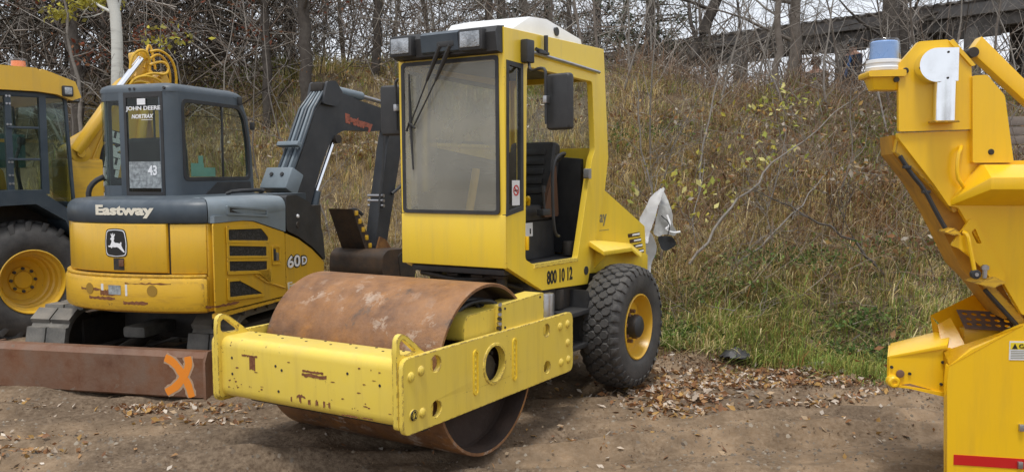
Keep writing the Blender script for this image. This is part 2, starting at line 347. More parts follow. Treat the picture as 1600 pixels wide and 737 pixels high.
me = np_mesh('ground', V, Fq, tone, True)
gm = mat('dirt_ground', (.2, .17, .13), .95, attr='tone', var=[((.38, .29, .2), 30, .55), ((.085, .06, .04), 4, .6)], bump=(45, 1.), spec=.15)
g = link('ground', me, gm); tag(g, kind='structure')
# ------------------------------------------------------------ road roller
RO = thing('road_roller', 'pale yellow single drum roller with open cab, numbered 800 10 12, parked in the middle', 'road roller', (-.7545, 5.9119, 0), -122.12)
Y0 = .762
hol = [circ(.61, .69, .047), circ(.61, .432, .047), circ(-.64, .685, .042), circ(-.645, .432, .042), circ(.008, .577, .112, 36)]
side_pts = roundpoly([(.905, .34), (.905, .765), (-1.016, .765), (-1.016, .34)], .06)
def rot_y(pts, a, cx=0, cz=0): return pts
for sy, lab in ((1, None), (-1, None)):
    a, c = (Y0-.032, Y0) if sy > 0 else (-Y0, -Y0+.032)
    MB().prism(side_pts, 'y', a, c, holes=hol, bev=.005).build('side_plate', M['lemon'], RO)
fp = bpy.data.objects['side_plate']
mb = MB()
mb.lathe([(.112, Y0-.04), (.112, Y0+.008), (.128, Y0+.006), (.132, Y0), (.132, Y0-.04)], (.008, 0, .577), 'y', 40); mb.build('reinforcing_ring', M['lemon'], RO)
for (bx, bz) in [(.835, .657), (.745, .675), (.738, .439), (-.826, .682), (-.935, .685), (-.937, .551), (-.84, .427), (-.946, .43)]:
    MB().lathe([(0, Y0+.014), (.016, Y0+.013), (.026, Y0+.007), (.03, Y0)], (bx, 0, bz), 'y', 18).build('bolt_cover', M['lemon'], RO)
o = MB().lathe([(0, Y0+.012), (.024, Y0+.01), (.032, Y0)], (.823, 0, .446), 'y', 18).build('bolt_cover', M['lemon'], RO)
place_text(text_mesh('12', .04, .001, .0006, width=.035, height=.042), (.84, Y0+.0125, .426), (-1, 0, 0), (0, 0, 1), 'stencil_mark', M['ink'], RO)
MB().lathe([(.026, Y0+.0135), (.0295, Y0+.0125), (.031, Y0+.009)], (.823, 0, .446), 'y', 24).build('stencil_ring', M['ink'], RO)
for sx in (.217, -.225):
    mb = MB(); o_ = rrect(sx-.026, sx+.026, .425, .70, .025)
    i_ = rrect(sx-.016, sx+.016, .437, .688, .015)
    mb.prism(o_, 'y', Y0-.004, Y0+.007, holes=[i_], bev=.0)
    for k in range(7): mb.lathe([(0, Y0+.004), (.008, Y0+.004), (.012, Y0+.0)], (sx, 0, .45+k*.037), 'y', 10)
    mb.build('weld_slot', M['lemonc'], RO)
# front beam (rounded box) with lug plates
bp = roundpoly([(.885, .375), (.885, .752), (.60, .752), (.60, .375)], .065, 6)
MB().prism(bp, 'y', -Y0+.03, Y0-.03, bev=0).build('front_beam', M['lemon'], RO)
for sy in (-1, 1):
    y1 = sy*(Y0-.05)
    mb = MB(); mb.prism(roundpoly([(.912, .37), (.912, .74), (.915, .80), (.905, .875), (.865, .897), (.815, .875), (.66, .755), (.60, .745), (.60, .37)], .03), 'y', y1-.017, y1+.017, holes=[roundpoly([(.885, .785), (.885, .845), (.86, .866), (.83, .85), (.735, .775), (.80, .768)], .02)], bev=.004)
    mb.build('lifting_lug', M['lemon'], RO)
# scratches, holes and peeled marks on the beam front: real rust spots of its own paint damage
def patch(x, pts, m=M['blade'], t=.0012): 
    return MB().prism(pts, 'x', x, x+t, bev=0).build('peeled_paint_mark', m, RO)
def ragged(y0, y1, z0, z1, n=12, j=.006):
    r = random.Random(int(y0*1000)+7); o = []
    for k in range(n): o.append((y0+(y1-y0)*k/(n-1), z0+r.uniform(-j, j)))
    for k in range(n): o.append((y1-(y1-y0)*k/(n-1), z1+r.uniform(-j, j)))
    return o
rustp = mat('exposed_rust', (.15, .05, .018), .85, var=((.28, .12, .05), 40, .8), bump=(60, .4))
XB = .8855
for a in [(-.445, -.395, .575, .655, 8, .006), (-.51, -.375, .652, .662, 14, .003), (.0, .165, .612, .624, 16, .003), (-.005, .19, .585, .606, 16, .005), (.45, .53, .40, .406, 10, .002), (.30, .42, .396, .403, 10, .003), (-.05, .02, .455, .47, 8, .01)]:
    patch(XB, ragged(*a), rustp)
for a in [(.1, .12), (.16, .175), (.2, .214), (.04, .06), (-.1, -.09), (-.03, -.015)]:
    patch(XB, ragged(a[0], a[1], .425, .455, 5, .006), rustp)
rb = random.Random(3)
for k in range(34):
    y_ = rb.choice([rb.uniform(-.66, .66), rb.uniform(.2, .66), rb.uniform(-.66, -.3)]); z_ = rb.choice([rb.uniform(.44, .69), rb.uniform(.435, .50), rb.uniform(.44, .47)]); w_ = rb.uniform(.004, .035); h_ = rb.uniform(.002, .008)
    patch(XB, [(y_, z_), (y_+w_*.4, z_-h_*.6), (y_+w_, z_+h_*.3), (y_+w_*.7, z_+h_), (y_+w_*.2, z_+h_*.8)], rustp)
for (yy, zz) in [(-.60, .63), (-.60, .53), (.585, .60), (-.2, .47), (-.17, .6), (-.22, .62), (.35, .64)]:
    MB().lathe([(0, .002), (.008, .002), (.009, 0)], (0, 0, 0), 'x', 10, T=Matrix.Translation((XB, yy, zz))).build('bolt_hole', M['darkm'], RO)
mb = MB()
for k in range(13):
    yy = -.62+k*.1; xx = .70 + (.03 if k % 2 else -.03); mb.cyl((xx, yy, .7515), (xx, yy, .7545), .008, seg=8)
mb.build('top_bolt_row', M['darkm'], RO)
# rear cross member + dark chassis hitch
MB().box(-1.05, -.80, -Y0+.04, Y0-.04, .36, .70, .02).build('rear_cross_member', M['lemon'], RO)
# drum
prof = [(.515, .709), (.533, .71), (.537, .705), (.537, -.705), (.533, -.71), (.515, -.709)]
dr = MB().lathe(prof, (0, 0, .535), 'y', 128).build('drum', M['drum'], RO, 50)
MB().lathe([(.515, .708), (.512, .70), (.508, .55), (.508, -.55), (.512, -.70), (.515, -.708)], (0, 0, .535), 'y', 96).build('drum_inside', M['drumi'], dr, 50)
for sy in (1, -1):
    MB().lathe([(.508, sy*.57), (.50, sy*.55), (.30, sy*.52), (.26, sy*.50), (.0, sy*.50)], (0, 0, .535), 'y', 64).build('end_plate', M['drumi'], dr)
    MB().lathe([(0, sy*.66), (.13, sy*.66), (.16, sy*.62), (.19, sy*.50)], (0, 0, .535), 'y', 40).build('drum_hub', M['darkm'], dr)
    mb = MB(); mb.lathe([(.0, sy*.70), (.09, sy*.70), (.09, sy*.6)], (0, 0, .535), 'y', 24)
    for k in range(8): mb.cyl((.12*math.cos(k*.785), sy*.66, .535+.12*math.sin(k*.785)), (.12*math.cos(k*.785), sy*.685, .535+.12*math.sin(k*.785)), .013, seg=6)
    mb.build('bearing', M['darkm'], dr)
# scraper bar under the beam
MB().box(.60, .66, -.70, .70, .30, .40, .01).build('scraper_bar', M['darkm'], RO)
# vibration drive housings over the side plate
mb = MB(); mb.prism(roundpoly([(.245, .74), (.245, .835), (.205, .90), (-.36, .905), (-.36, .74)], .03), 'y', .50, .70, bev=.012); mb.build('motor_guard', M['lemon'], RO)
mb = MB(); mb.prism(roundpoly([(-.10, .74), (-.10, .925), (-.63, .945), (-.63, .74)], .012), 'y', .60, .745, bev=.008); mb.build('hose_box', M['lemon'], RO)
for k, (a, b_) in enumerate(((-.14, .90), (-.58, .92), (-.14, .78))): MB().lathe([(0, .752), (.007, .751), (.009, .744)], (a, 0, b_), 'y', 8).build('screw', M['darkm'], RO)
for k in range(4):
    r0 = .015; y = .50+.035*k
    MB().tube([(-.12-.02*k, y+.1, .80), (-.10-.02*k, y+.07, .93), (.02-.03*k, y+.02, .99-.012*k), (.12-.03*k, y-.03, .985-.015*k), (.22-.03*k, y-.05, .92-.01*k), (.27-.03*k, y-.08, .80), (.27, y-.12, .66)], r0, 8, 2).build('hydraulic_hose', M['black'], RO)
for k in range(6): MB().cyl((-.105, .715+.004*k, .78+.03*k), (-.085, .745, .78+.03*k), .012, seg=8).build('hose_fitting', M['steel'] if k % 2 else M['darkm'], RO)
# cab ---------------------------------------------------------
H = .46
so = [(-.617, 1.10), (-1.10, .885), (-1.83, .852), (-2.15, 1.62), (-2.21, 1.87), (-2.125, 2.755), (-.60, 2.74)]
qw = [(-.64, 2.51), (-.835, 2.50), (-.828, 1.50), (-.625, 1.465)]
door = [(-.905, 2.50), (-1.915, 2.475), (-1.962, 1.93), (-1.905, 1.85), (-1.655, 1.075), (-.99, 1.083), (-.865, 1.135)]
MB().prism(so, 'y', H-.05, H, holes=[qw, roundpoly(door, .03)], bev=.006).build('cab_side', M['lemonc'], RO)
farw = [(-.905, 2.50), (-1.915, 2.475), (-1.97, 1.99), (-.88, 1.99)]
MB().prism(so, 'y', -H, -H+.05, holes=[qw, farw], bev=.006).build('cab_side', M['lemonc'], RO)
MB().prism([(-H+.05, 1.10), (H-.052, 1.10), (H-.052, 2.62), (-H+.05, 2.62)], 'x', -.66, -.612, holes=[rrect(-.405, .385, 1.485, 2.525, .02)], bev=0).build('cab_front', M['lemonc'], RO)
MB().box(-.66, -.607, -H+.002, H-.002, 1.092, 1.462, .008).build('front_panel', M['lemonc'], RO)
MB().prism([(-.60, 2.62), (-.60, 2.738), (-.70, 2.752), (-2.12, 2.752), (-2.12, 2.62)], 'y', -H+.052, H-.052, bev=.004).build('roof', M['lemonc'], RO)
MB().box(-2.05, -.68, -.40, .40, 2.54, 2.60, .01).build('headliner', M['black'], RO)
# windscreen seal and glass
sl = MB().prism(rrect(-.435, .415, 1.465, 2.555, .03), 'x', -.611, -.598, holes=[rrect(-.408, .388, 1.49, 2.528, .02)], bev=0).build('window_seal', M['black'], RO)
MB().box(-.609, -.603, -.408, .388, 1.49, 2.528, 0).build('windscreen', M['wind'], RO)
def inset(poly, d):
    n = len(poly); c = Vector((sum(p[0] for p in poly)/n, sum(p[1] for p in poly)/n)); o = []
    for p in poly:
        v = Vector(p)-c; o.append((c.x+v.x*(1-d/abs(v.x)) if abs(v.x) > d else p[0], c.y+v.y*(1-d/abs(v.y))))
    return o
for sy in (1, -1):
    a, b_ = (H-.03, H+.004) if sy > 0 else (-H-.004, -H+.03)
    MB().prism(inset(qw, -.012), 'y', a, b_, holes=[inset(qw, .02)], bev=0).build('window_seal', M['black'], RO)
    MB().prism(inset(qw, .016), 'y', sy*(H-.012)-.003, sy*(H-.012)+.003, bev=0).build('quarter_window', M['pane'], RO)
MB().prism(inset(farw, -.01), 'y', -H+.02, -H+.056, holes=[inset(farw, .02)], bev=0).build('window_seal', M['black'], RO)
MB().prism(inset(farw, .016), 'y', -H+.01, -H+.016, bev=0).build('side_window', M['pane'], RO)
MB().box(-1.95, -.88, -H+.055, -H+.08, 1.955, 1.985, .004).build('window_rail', M['lemonc'], RO)
# rear wall
MB().prism([(-H+.052, .9), (H-.052, .9), (H-.052, 2.6), (-H+.052, 2.6)], 'x', -2.12, -2.08, holes=[rrect(-.38, .38, 1.95, 2.5, .03)], bev=0).build('cab_rear', M['lemonc'], RO)
MB().box(-2.105, -2.099, -.38, .38, 1.95, 2.5, 0).build('rear_window', M['pane'], RO)
MB().prism([(-1.0, 1.09), (-1.66, 1.085), (-1.9, 1.84), (-.88, 1.955), (-.86, 1.15)], 'y', -H+.052, -H+.075, bev=.004).build('door_lining', M['black'], RO)
MB().prism([(-.40, 1.09), (.36, 1.09), (.36, 1.86), (-.40, 1.93)], 'x', -1.95, -1.90, bev=.01).build('rear_lining', M['black'], RO)
MB().box(-1.95, -.66, -H+.05, H-.052, 1.035, 1.075, .005).build('cab_floor', M['black'], RO)
MB().prism([(-.99, 1.086), (-1.652, 1.078), (-1.66, 1.055), (-.98, 1.06)], 'y', H-.06, H+.006, bev=.003).build('door_sill', M['lemon'], RO)
MB().tube([(-1.62, .30, 1.84), (-1.62, .38, 1.90), (-1.52, .40, 1.90), (-1.40, .40, 1.86), (-1.36, .40, 1.72), (-1.38, .40, 1.35), (-1.42, .40, 1.27), (-1.50, .38, 1.26)], .012, 8, 2).build('grab_handle', M['black'], RO)
MB().prism(rrect(-1.85, -1.80, 1.70, 1.78, .01), 'y', H-.02, H+.025, bev=.006).build('door_latch', M['steel'], RO)
MB().box(-.90, -.875, H-.06, H+.012, 1.20, 1.30, .005).build('door_stop', M['orange'], RO)
MB().box(-.90, -.88, H-.075, H-.05, 2.30, 2.42, .004).build('latch_strap', M['amber'], RO)
MB().prism(circ(-1.80, .965, .035), 'y', H-.002, H+.006, bev=.002).build('black_plug', M['black'], RO)
place_text(text_mesh('800 10 12', .1, .001, .0035, width=.40, height=.105), (-1.17, H+.0012, .917), (-1, 0, .0), (0, 0, 1), 'number_lettering', M['ink'], RO)
# no smoking sticker and label
MB().prism(rrect(-.80, -.70, 1.525, 1.70, .004), 'y', H-.006, H-.004, bev=0).build('sticker', M['white'], RO)
MB().lathe([(.028, H-.002), (.038, H-.002)], (-.75, 0, 1.63), 'y', 24).build('prohibition_ring', M['red'], RO)
MB().prism([(-.724, 1.65), (-.73, 1.656), (-.776, 1.61), (-.77, 1.604)], 'y', H-.003, H-.0015, bev=0).build('prohibition_bar', M['red'], RO)
MB().box(-.772, -.728, H-.0035, H-.002, 1.624, 1.634, 0).build('cigarette_print', M['ink'], RO)
MB().box(-1.40, -1.29, .201, .203, 1.26, 1.365, 0).build('paper_label', M['white'], RO); MB().box(-1.37, -1.355, .203, .206, 1.28, 1.32, 0).build('label_print', M['ink'], RO)
# seat, console, wheel

MB().box(-1.72, -1.22, -.27, .20, 1.36, 1.50, .05, 3).build('seat_cushion', M['seat'], RO)
mb = MB(T=Matrix.Translation((-1.72, 0, 1.45)) @ Matrix.Rotation(rad(-12), 4, 'Y'))
mb.box(-.07, .05, -.25, .19, 0, .56, .05, 3)
for k in range(5): mb.box(.04, .065, -.17, .11, .12+.08*k, .17+.08*k, .012)
mb.build('seat_back', M['seat'], RO)
MB().prism(roundpoly([(-1.76, 1.40), (-1.52, 1.40), (-1.58, 1.58), (-1.72, 1.82)], .03), 'y', .205, .235, bev=.01).build('torn_side_bolster', M['seatb'], RO)
MB().prism([(-1.30, 1.08), (-1.75, 1.08), (-1.72, 1.37), (-1.26, 1.37)], 'y', -.26, .20, bev=.02).build('seat_base', M['black'], RO)
MB().box(-1.18, -.72, -.40, -.22, 1.08, 1.62, .03).build('control_console', M['black'], RO)
MB().cyl((-.78, -.05, 1.08), (-1.0, -.05, 1.78), .03, seg=14).build('steering_column', M['amber'], RO)
T = Matrix.Translation((-1.0, -.05, 1.80)) @ Matrix.Rotation(rad(-18), 4, 'Y')
mb = MB(T=T); mb.tube([(.19*math.cos(k*math.pi/12), .19*math.sin(k*math.pi/12), 0) for k in range(25)], .014, 8)
for k in range(3): mb.cyl((0, 0, -.01), (.18*math.cos(k*2.09), .18*math.sin(k*2.09), 0), .011, seg=8)
mb.build('steering_wheel', M['black'], RO)
mb = MB(); mb.cyl((-1.45, .28, 1.45), (-1.43, .28, 1.60), .012, seg=8); mb.cyl((-1.43, .28, 1.60), (-1.43, .28, 1.65), .020, seg=10); mb.box(-1.5, -1.38, .25, .31, 1.42, 1.47, .01); mb.build('control_lever', M['black'], RO); MB().tube([(-1.40, .16, 1.50), (-1.36, .19, 1.56), (-1.32, .2, 1.55)], .018, 8, 1).build('armrest_lever', M['orange'], RO)
MB().cyl((-1.75, .33, 1.09), (-1.75, .33, 1.20), .05, seg=20, bev=.01).build('floor_valve', M['darkm'], RO)
# lamp bar
MB().prism([(-.60, 2.565), (-.53, 2.575), (-.51, 2.70), (-.54, 2.742), (-.62, 2.752)], 'y', -.44, .45, bev=.006).build('lamp_bar', M['black'], RO)
MB().prism([(-.52, 2.59), (-.50, 2.60), (-.485, 2.715), (-.52, 2.738)], 'y', -.165, .155, bev=.004).build('centre_panel', M['blueg'], RO)
for y0, y1 in ((-.415, -.255), (.19, .35)):
    hs = MB().box(-.55, -.47, y0-.02, y1+.02, 2.582, 2.728, .015).build('headlight', M['black'], RO)
    MB().box(-.472, -.462, y0, y1, 2.603, 2.71, .006).build('headlight_lens', M['lens'], hs)
# wipers
for (p0, p1, p2) in (((-.50, .0, 2.64), (-.555, -.165, 2.41), (-.58, -.335, 2.12)), ((-.50, .085, 2.635), (-.555, -.085, 2.41), (-.58, -.305, 2.10))):
    MB().tube([p0, tuple((a_+b_)/2 for a_, b_ in zip(p0, p1)), p1], [.019, .017, .010], 8).build('wiper_arm', M['black'], RO)
    MB().tube([p1, p2], .0055, 6).build('wiper_rod', M['black'], RO)
MB().box(-.56, -.49, -.03, .12, 2.625, 2.67, .012).build('wiper_motor', M['black'], RO)
MB().tube([(-.588, -.352, 2.47), (-.585, -.342, 2.12), (-.588, -.325, 1.78)], [.006, .013, .006], 6).build('wiper_blade', M['black'], RO)
MB().tube([(-.58, -.375, 2.06), (-.572, -.345, 2.12), (-.58, -.30, 2.08)], .009, 6).build('wiper_joint', M['black'], RO)
# drip rail, mirrors
MB().tube([(-.93, H+.02, 2.605), (-1.5, H+.025, 2.578), (-2.0, H+.02, 2.555)], .014, 8).build('drip_rail', M['steel'], RO)
mb = MB(); mb.cyl((-.98, H+.03, 2.63), (-1.1, H+.03, 2.62), .013, seg=8); mb.cyl((-1.12, H+.03, 2.62), (-1.12, H+.03, 2.74), .016, seg=10); mb.box(-1.14, -1.0, H+.0, H+.05, 2.60, 2.62, .004); mb.build('rail_bracket', M['black'], RO)
# mirror mounts at the roof edges
for sy, XM in ((1, -.86), (-1, -.80)):
    MB().box(XM-.05, XM+.05, sy*(H+.03)-.028, sy*(H+.03)+.03, 2.52, 2.68, .01).build('mirror_bracket', M['black'], RO)
    xc_ = -.75 if sy > 0 else -.74; yc_ = .80 if sy > 0 else -.64
    mb = MB(T=Matrix.Translation((xc_, yc_, 0)) @ Matrix.Rotation(rad(-8*sy), 4, 'Z'))
    mb.box(-.05, .02, -.10, .10, 2.04, 2.42, .04, 3)
    mb.build('wing_mirror', M['black'], RO)
    y1 = yc_-sy*.075
    MB().tube([(XM, sy*(H+.04), 2.53), (XM+.02, sy*(H+.06), 2.47), (XM+.04, sy*(H+.10), 2.455), (xc_+.03, y1-sy*.06, 2.46), (xc_+.045, y1, 2.45), (xc_+.045, y1, 2.38), (xc_+.04, y1, 2.08)], .011, 8, 1).build('mirror_arm', M['black'], RO)
    MB().box(xc_+.01, xc_+.06, y1-.014, y1+.014, 2.22, 2.27, .004).build('mirror_clamp', M['steel'], RO)
# roof ventilation unit
mb = MB()
mb.hull([(-.92, -.30, 2.757), (-.92, .28, 2.757), (-2.10, .28, 2.757), (-2.10, -.40, 2.757), (-1.08, -.155, 2.885), (-1.28, .27, 2.858), (-1.30, .25, 2.925), (-1.30, -.30, 2.935), (-1.55, .25, 2.94), (-1.55, -.30, 2.93), (-2.08, -.34, 2.84), (-2.08, .27, 2.845), (-1.10, -.34, 2.885)], .005)
au = mb.build('roof_unit', M['white'], RO)
MB().cyl((-1.66, .262, 2.855), (-1.66, .282, 2.855), .034, seg=20).build('vent_hole', M['black'], au)
# body behind the cab
hood = [(-2.0, .98), (-2.0, 1.69), (-2.12, 1.64), (-3.05, 1.25), (-3.09, .98)]
MB().prism(hood, 'y', -.42, .42, bev=.02).build('engine_hood', M['lemonc'], RO)
for k in range(4):
    x0 = -2.68-.035*k; x1 = -2.93-.03*k; z = 1.205-.053*k
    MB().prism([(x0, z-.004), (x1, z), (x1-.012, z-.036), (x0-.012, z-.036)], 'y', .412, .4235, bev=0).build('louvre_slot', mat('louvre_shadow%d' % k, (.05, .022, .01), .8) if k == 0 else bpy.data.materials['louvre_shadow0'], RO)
    MB().hull([(x0-.09, .424, z-.012), (x1-.0, .424, z-.008), (x0-.09, .424, z-.027), (x1, .424, z-.030), (x0-.10, .430, z-.018), (x1+.01, .430, z-.020)], .001).build('louvre', M['white'], RO)
place_text(text_mesh('Eastway', .2, .001, .004, width=.47, height=.13), (-1.785, .4215, 1.30), (-1, 0, 0), (0, 0, 1), 'side_lettering', M['greyl'], RO)
MB().box(-2.30, -2.12, .4205, .422, 1.262, 1.267, 0).build('lettering_underline', M['greyl'], RO)
# fender ledge
for sy in (1, -1):
    P3 = lambda *q: [(x, sy*y, z) for x, y, z in q]
    mb = MB(); mb.hull(P3((-1.86, .425, 1.215), (-2.72, .425, 1.118), (-1.84, .60, 1.122), (-2.37, .60, 1.112), (-1.84, .60, 1.088), (-2.37, .60, 1.078), (-1.86, .425, 1.17), (-2.72, .425, 1.09)), .003)
    mb.hull(P3((-2.37, .60, 1.112), (-2.72, .425, 1.118), (-2.575, .60, 1.015), (-2.98, .425, 1.01), (-2.37, .60, 1.085), (-2.72, .425, 1.09), (-2.565, .60, 1.0), (-2.97, .425, 1.0)), .002)
    mb.hull(P3((-2.02, .425, 1.14), (-2.02, .56, 1.09), (-2.02, .425, .95), (-2.0, .425, 1.14), (-2.0, .56, 1.09), (-2.0, .425, .95)), .001)
    mb.build('mudguard', M['lemonc'], RO)
    MB().hull(P3((-1.86, .42, .945), (-1.86, .435, 1.17), (-3.09, .435, .985), (-3.09, .435, .845), (-1.86, .435, .935), (-1.86, .42, 1.17), (-3.09, .42, .985), (-3.09, .42, .845), (-2.6, .435, 1.10), (-2.6, .42, 1.10)), .003).build('lower_body_panel', M['lemonc'], RO)
MB().box(-2.95, -1.0, -.42, .42, .42, .98, .02).build('rear_chassis', M['darkm'], RO)
MB().box(-1.15, -.70, -.28, .28, .40, .86, .03).build('articulation_joint', M['darkm'], RO)
MB().prism([(-.62, 1.09), (-1.09, .90), (-1.7, .87), (-1.7, .97), (-.62, 1.10)], 'y', -.38, .38, bev=.0).build('cab_underside', M['darkm'], RO)
mb = MB()
for y in (-.3, -.1, .12, .3): mb.cyl((-.8, y, .90), (-.8, y, 1.10), .04, seg=12); mb.box(-.86, -.74, y-.05, y+.05, 1.0, 1.02, .004)
mb.tube([(-.7, -.35, 1.02), (-.75, 0, .96), (-.8, .35, 1.03)], .02, 8, 2); mb.tube([(-.9, -.3, .95), (-.8, .1, 1.0), (-1.0, .35, .9)], .016, 8, 2)
mb.build('cab_mounts', M['darkm'], RO)
# steps
mb = MB()
mb.prism([(-1.30, .36), (-1.30, .84), (-1.34, .86), (-1.60, .78), (-1.64, .74), (-1.64, .36)], 'y', .30, .33, bev=.004)
mb.prism(roundpoly([(-1.60, .36), (-1.60, .84), (-1.66, .74), (-1.66, .36)], .01), 'y', .30, .58, bev=.004)
mb.build('step_frame', M['black'], RO)
for z in (.40, .66): MB().box(-1.62, -1.28, .33, .60, z, z+.035, .006).build('step', M['black'], RO)
MB().cyl((-1.15, .44, .48), (-1.17, .44, .86), .075, seg=18, bev=.02).build('air_canister', M['steel'], RO)
MB().cyl((-1.42, .40, .70), (-1.42, .40, .86), .06, seg=16, bev=.015).build('filter', M['darkm'], RO)
# wheels
def tyre_lugs(R, yo, wd, n, rows, lug, hgt, c):
    mb = MB(); b = bmesh.new()
    for j in range(n):
        for i in range(rows):
            t = 2*math.pi*(j+(i % 2)*.5)/n+random.uniform(-.012, .012); u = (i+.5)/rows-.5; y = yo+u*wd*.96
            dr_ = R-abs(u)**3*8*.055; tilt = u*abs(u)*2.2
            M_ = Matrix.Translation((c[0]+dr_*math.cos(t), y, c[1]+dr_*math.sin(t))) @ Matrix.Rotation(-t+math.pi/2, 4, 'Y') @ Matrix.Rotation(-tilt, 4, 'X') @ Matrix.Rotation(random.uniform(0, 1), 4, 'Z')
            m_ = 7; s1, s0 = lug*random.uniform(.43, .5), lug*random.uniform(.54, .58); vs = []
            for (s_, h_) in ((s0, -.01), (s0, hgt*.6), (s1, hgt)):
                vs.append([b.verts.new(M_ @ Vector((s_*math.cos(2*math.pi*k/m_)*.95, s_*math.sin(2*math.pi*k/m_)*1.1, h_))) for k in range(m_)])
            for q in range(2):
                for k in range(m_): b.faces.new((vs[q][k], vs[q][(k+1) % m_], vs[q+1][(k+1) % m_], vs[q+1][k]))
            b.faces.new(vs[2])
    return mb.merge(b)
def roller_wheel(cx, sy):
    R, z = .505, .50; yo = sy*.655
    prof = [(.262, yo+.135), (.275, yo+.152), (.33, yo+.165), (.40, yo+.168), (.45, yo+.158), (.472, yo+.13), (.482, yo+.07), (.485, yo), (.482, yo-.07), (.472, yo-.13), (.45, yo-.158), (.40, yo-.168), (.33, yo-.165), (.27, yo-.15), (.262, yo-.135)]

    ty = MB().lathe(prof, (cx, 0, z), 'y', 72).build('tyre', M['rubber'], RO, 60)
    tyre_lugs(R-.022, yo, .31, 34, 6, .066, .022, (cx, z)).build('tread_block', M['rubber'], ty, 35, kind='stuff')
    mb = MB()
    for j in range(34):
        t = 2*math.pi*(j+.5)/34; T = Matrix.Translation((cx, 0, z)) @ Matrix.Rotation(-t, 4, 'Y')
        mb.hull([T @ Vector(p) for p in ((.485, sy*(.655+.12), -.028), (.485, sy*(.655+.12), .028), (.478, sy*(.655+.155), -.026), (.478, sy*(.655+.155), .026), (.425, sy*(.655+.176), -.02), (.425, sy*(.655+.176), .02), (.42, sy*(.655+.14), 0))], .003, 1)
    mb.build('shoulder_lug', M['rubber'], ty, 35, kind='stuff')
    rm = MB().lathe([(.268, yo+.13*sy), (.268, yo+.155*sy), (.258, yo+.158*sy), (.25, yo+.14*sy), (.243, yo+.09*sy), (.225, yo+.05*sy), (.205, yo+.06*sy), (.11, yo+.065*sy), (.0, yo+.065*sy)], (cx, 0, z), 'y', 56).build('rim', M['amber'], ty)
    MB().lathe([(0, yo+.17*sy), (.065, yo+.168*sy), (.088, yo+.155*sy), (.092, yo+.07*sy)], (cx, 0, z), 'y', 32).build('hub', M['black'], ty)
    for k in range(8):
        t = k*math.pi/4+.2; MB().cyl((cx+.122*math.cos(t), yo+.06*sy, z+.122*math.sin(t)), (cx+.122*math.cos(t), yo+.105*sy, z+.122*math.sin(t)), .016, seg=6).build('wheel_nut', M['blade'], ty)
roller_wheel(-2.063, 1); roller_wheel(-2.063, -1)
MB().cyl((-2.063, -.6, .5), (-2.063, .6, .5), .10, seg=16).build('rear_axle', M['darkm'], RO)
# ------------------------------------------------------------ excavator
EX = thing('excavator', 'yellow and grey-blue compact excavator with Eastway lettering, seen from behind', 'excavator', (-2.777, 8.76, 0), 72)
# plan outline from front right, round the tail, to front left
ctrl = [(.22, -.925), (-.45, -.93), (-1.15, -.93), (-1.43, -.925), (-1.535, -.86), (-1.60, -.62), (-1.645, -.2), (-1.60, .2), (-1.47, .5), (-1.22, .74), (-.92, .87), (-.5, .93), (.3, .93)]
pl = [Vector(p) for p in ctrl]
for _ in range(3):
    q = [pl[0]]
    for i in range(len(pl)-1): q += [pl[i]*.75+pl[i+1]*.25, pl[i]*.25+pl[i+1]*.75]
    pl = q+[pl[-1]]
cum = [0.]
for i in range(len(pl)-1): cum.append(cum[-1]+(pl[i+1]-pl[i]).length)
def O(s):
    s = min(max(s, 0), cum[-1]-1e-4); i = max(k for k in range(len(cum)) if cum[k] <= s); i = min(i, len(pl)-2)
    f = (s-cum[i])/(cum[i+1]-cum[i]); p = pl[i].lerp(pl[i+1], f); d = (pl[i+1]-pl[i]).normalized(); return p, Vector((d.y, -d.x))*-1
# outward normal check
_p, _n = O(.3)
NS = 1 if _n.y < 0 else -1
def OS(s, off, z): p, n = O(s); n = n*NS; return Vector((p.x+n.x*off, p.y+n.y*off, z))
def s_of(x, y): 
    return min(((Vector((x, y))-O(k*.01)[0]).length, k*.01) for k in range(int(cum[-1]/.01)))[1]
def wrap_panel(s0, s1, z0, z1, off, thk=.04, b=.012, ztop=None, n=None, zbot=None):
    bm_ = bmesh.new(); n = n or max(3, int((s1-s0)/.05)); S = [(s0, b), (s0+b*.4, b*.3), (s0+b, 0)]+[(s0+b+(s1-s0-2*b)*k/n, 0) for k in range(1, n)]+[(s1-b, 0), (s1-b*.4, b*.3), (s1, b)]
    rings = []
    for (s, dn) in S:
        f = (s-s0)/(s1-s0); zt = z1 if ztop is None else z1+(ztop-z1)*f; zb = z0 if zbot is None else z0+(zbot-z0)*f
        rings.append([bm_.verts.new(OS(s, o-(0 if o < off-thk+.001 else dn), z)) for (o, z) in ((off-thk, zb), (off-b, zb), (off-b*.3, zb+b*.4), (off, zb+b), (off, zt-b), (off-b*.3, zt-b*.4), (off-b, zt), (off-thk, zt))])
    m_ = 8
    for i in range(len(rings)-1):
        for k in range(m_): bm_.faces.new((rings[i][k], rings[i][(k+1) % m_], rings[i+1][(k+1) % m_], rings[i+1][k]))
    bm_.faces.new(rings[0][::-1]); bm_.faces.new(rings[-1]); return MB().merge(bm_)
sC = s_of(-1.50, -.90); sS = s_of(-.46, -.93); sL = s_of(-1.05, .82); sD = s_of(-1.635, -.61); sE = s_of(-1.5, .46)
END = cum[-1]
# counterweight (projects below)
wrap_panel(sC+.004, END-.35, .665, .955, .045, .25, .04).build('counterweight', M['amberw'], EX)
wrap_panel(sC+.02, END-.45, .945, .968, .03, .25, .006).build('counterweight_rim', M['amberw'], EX)
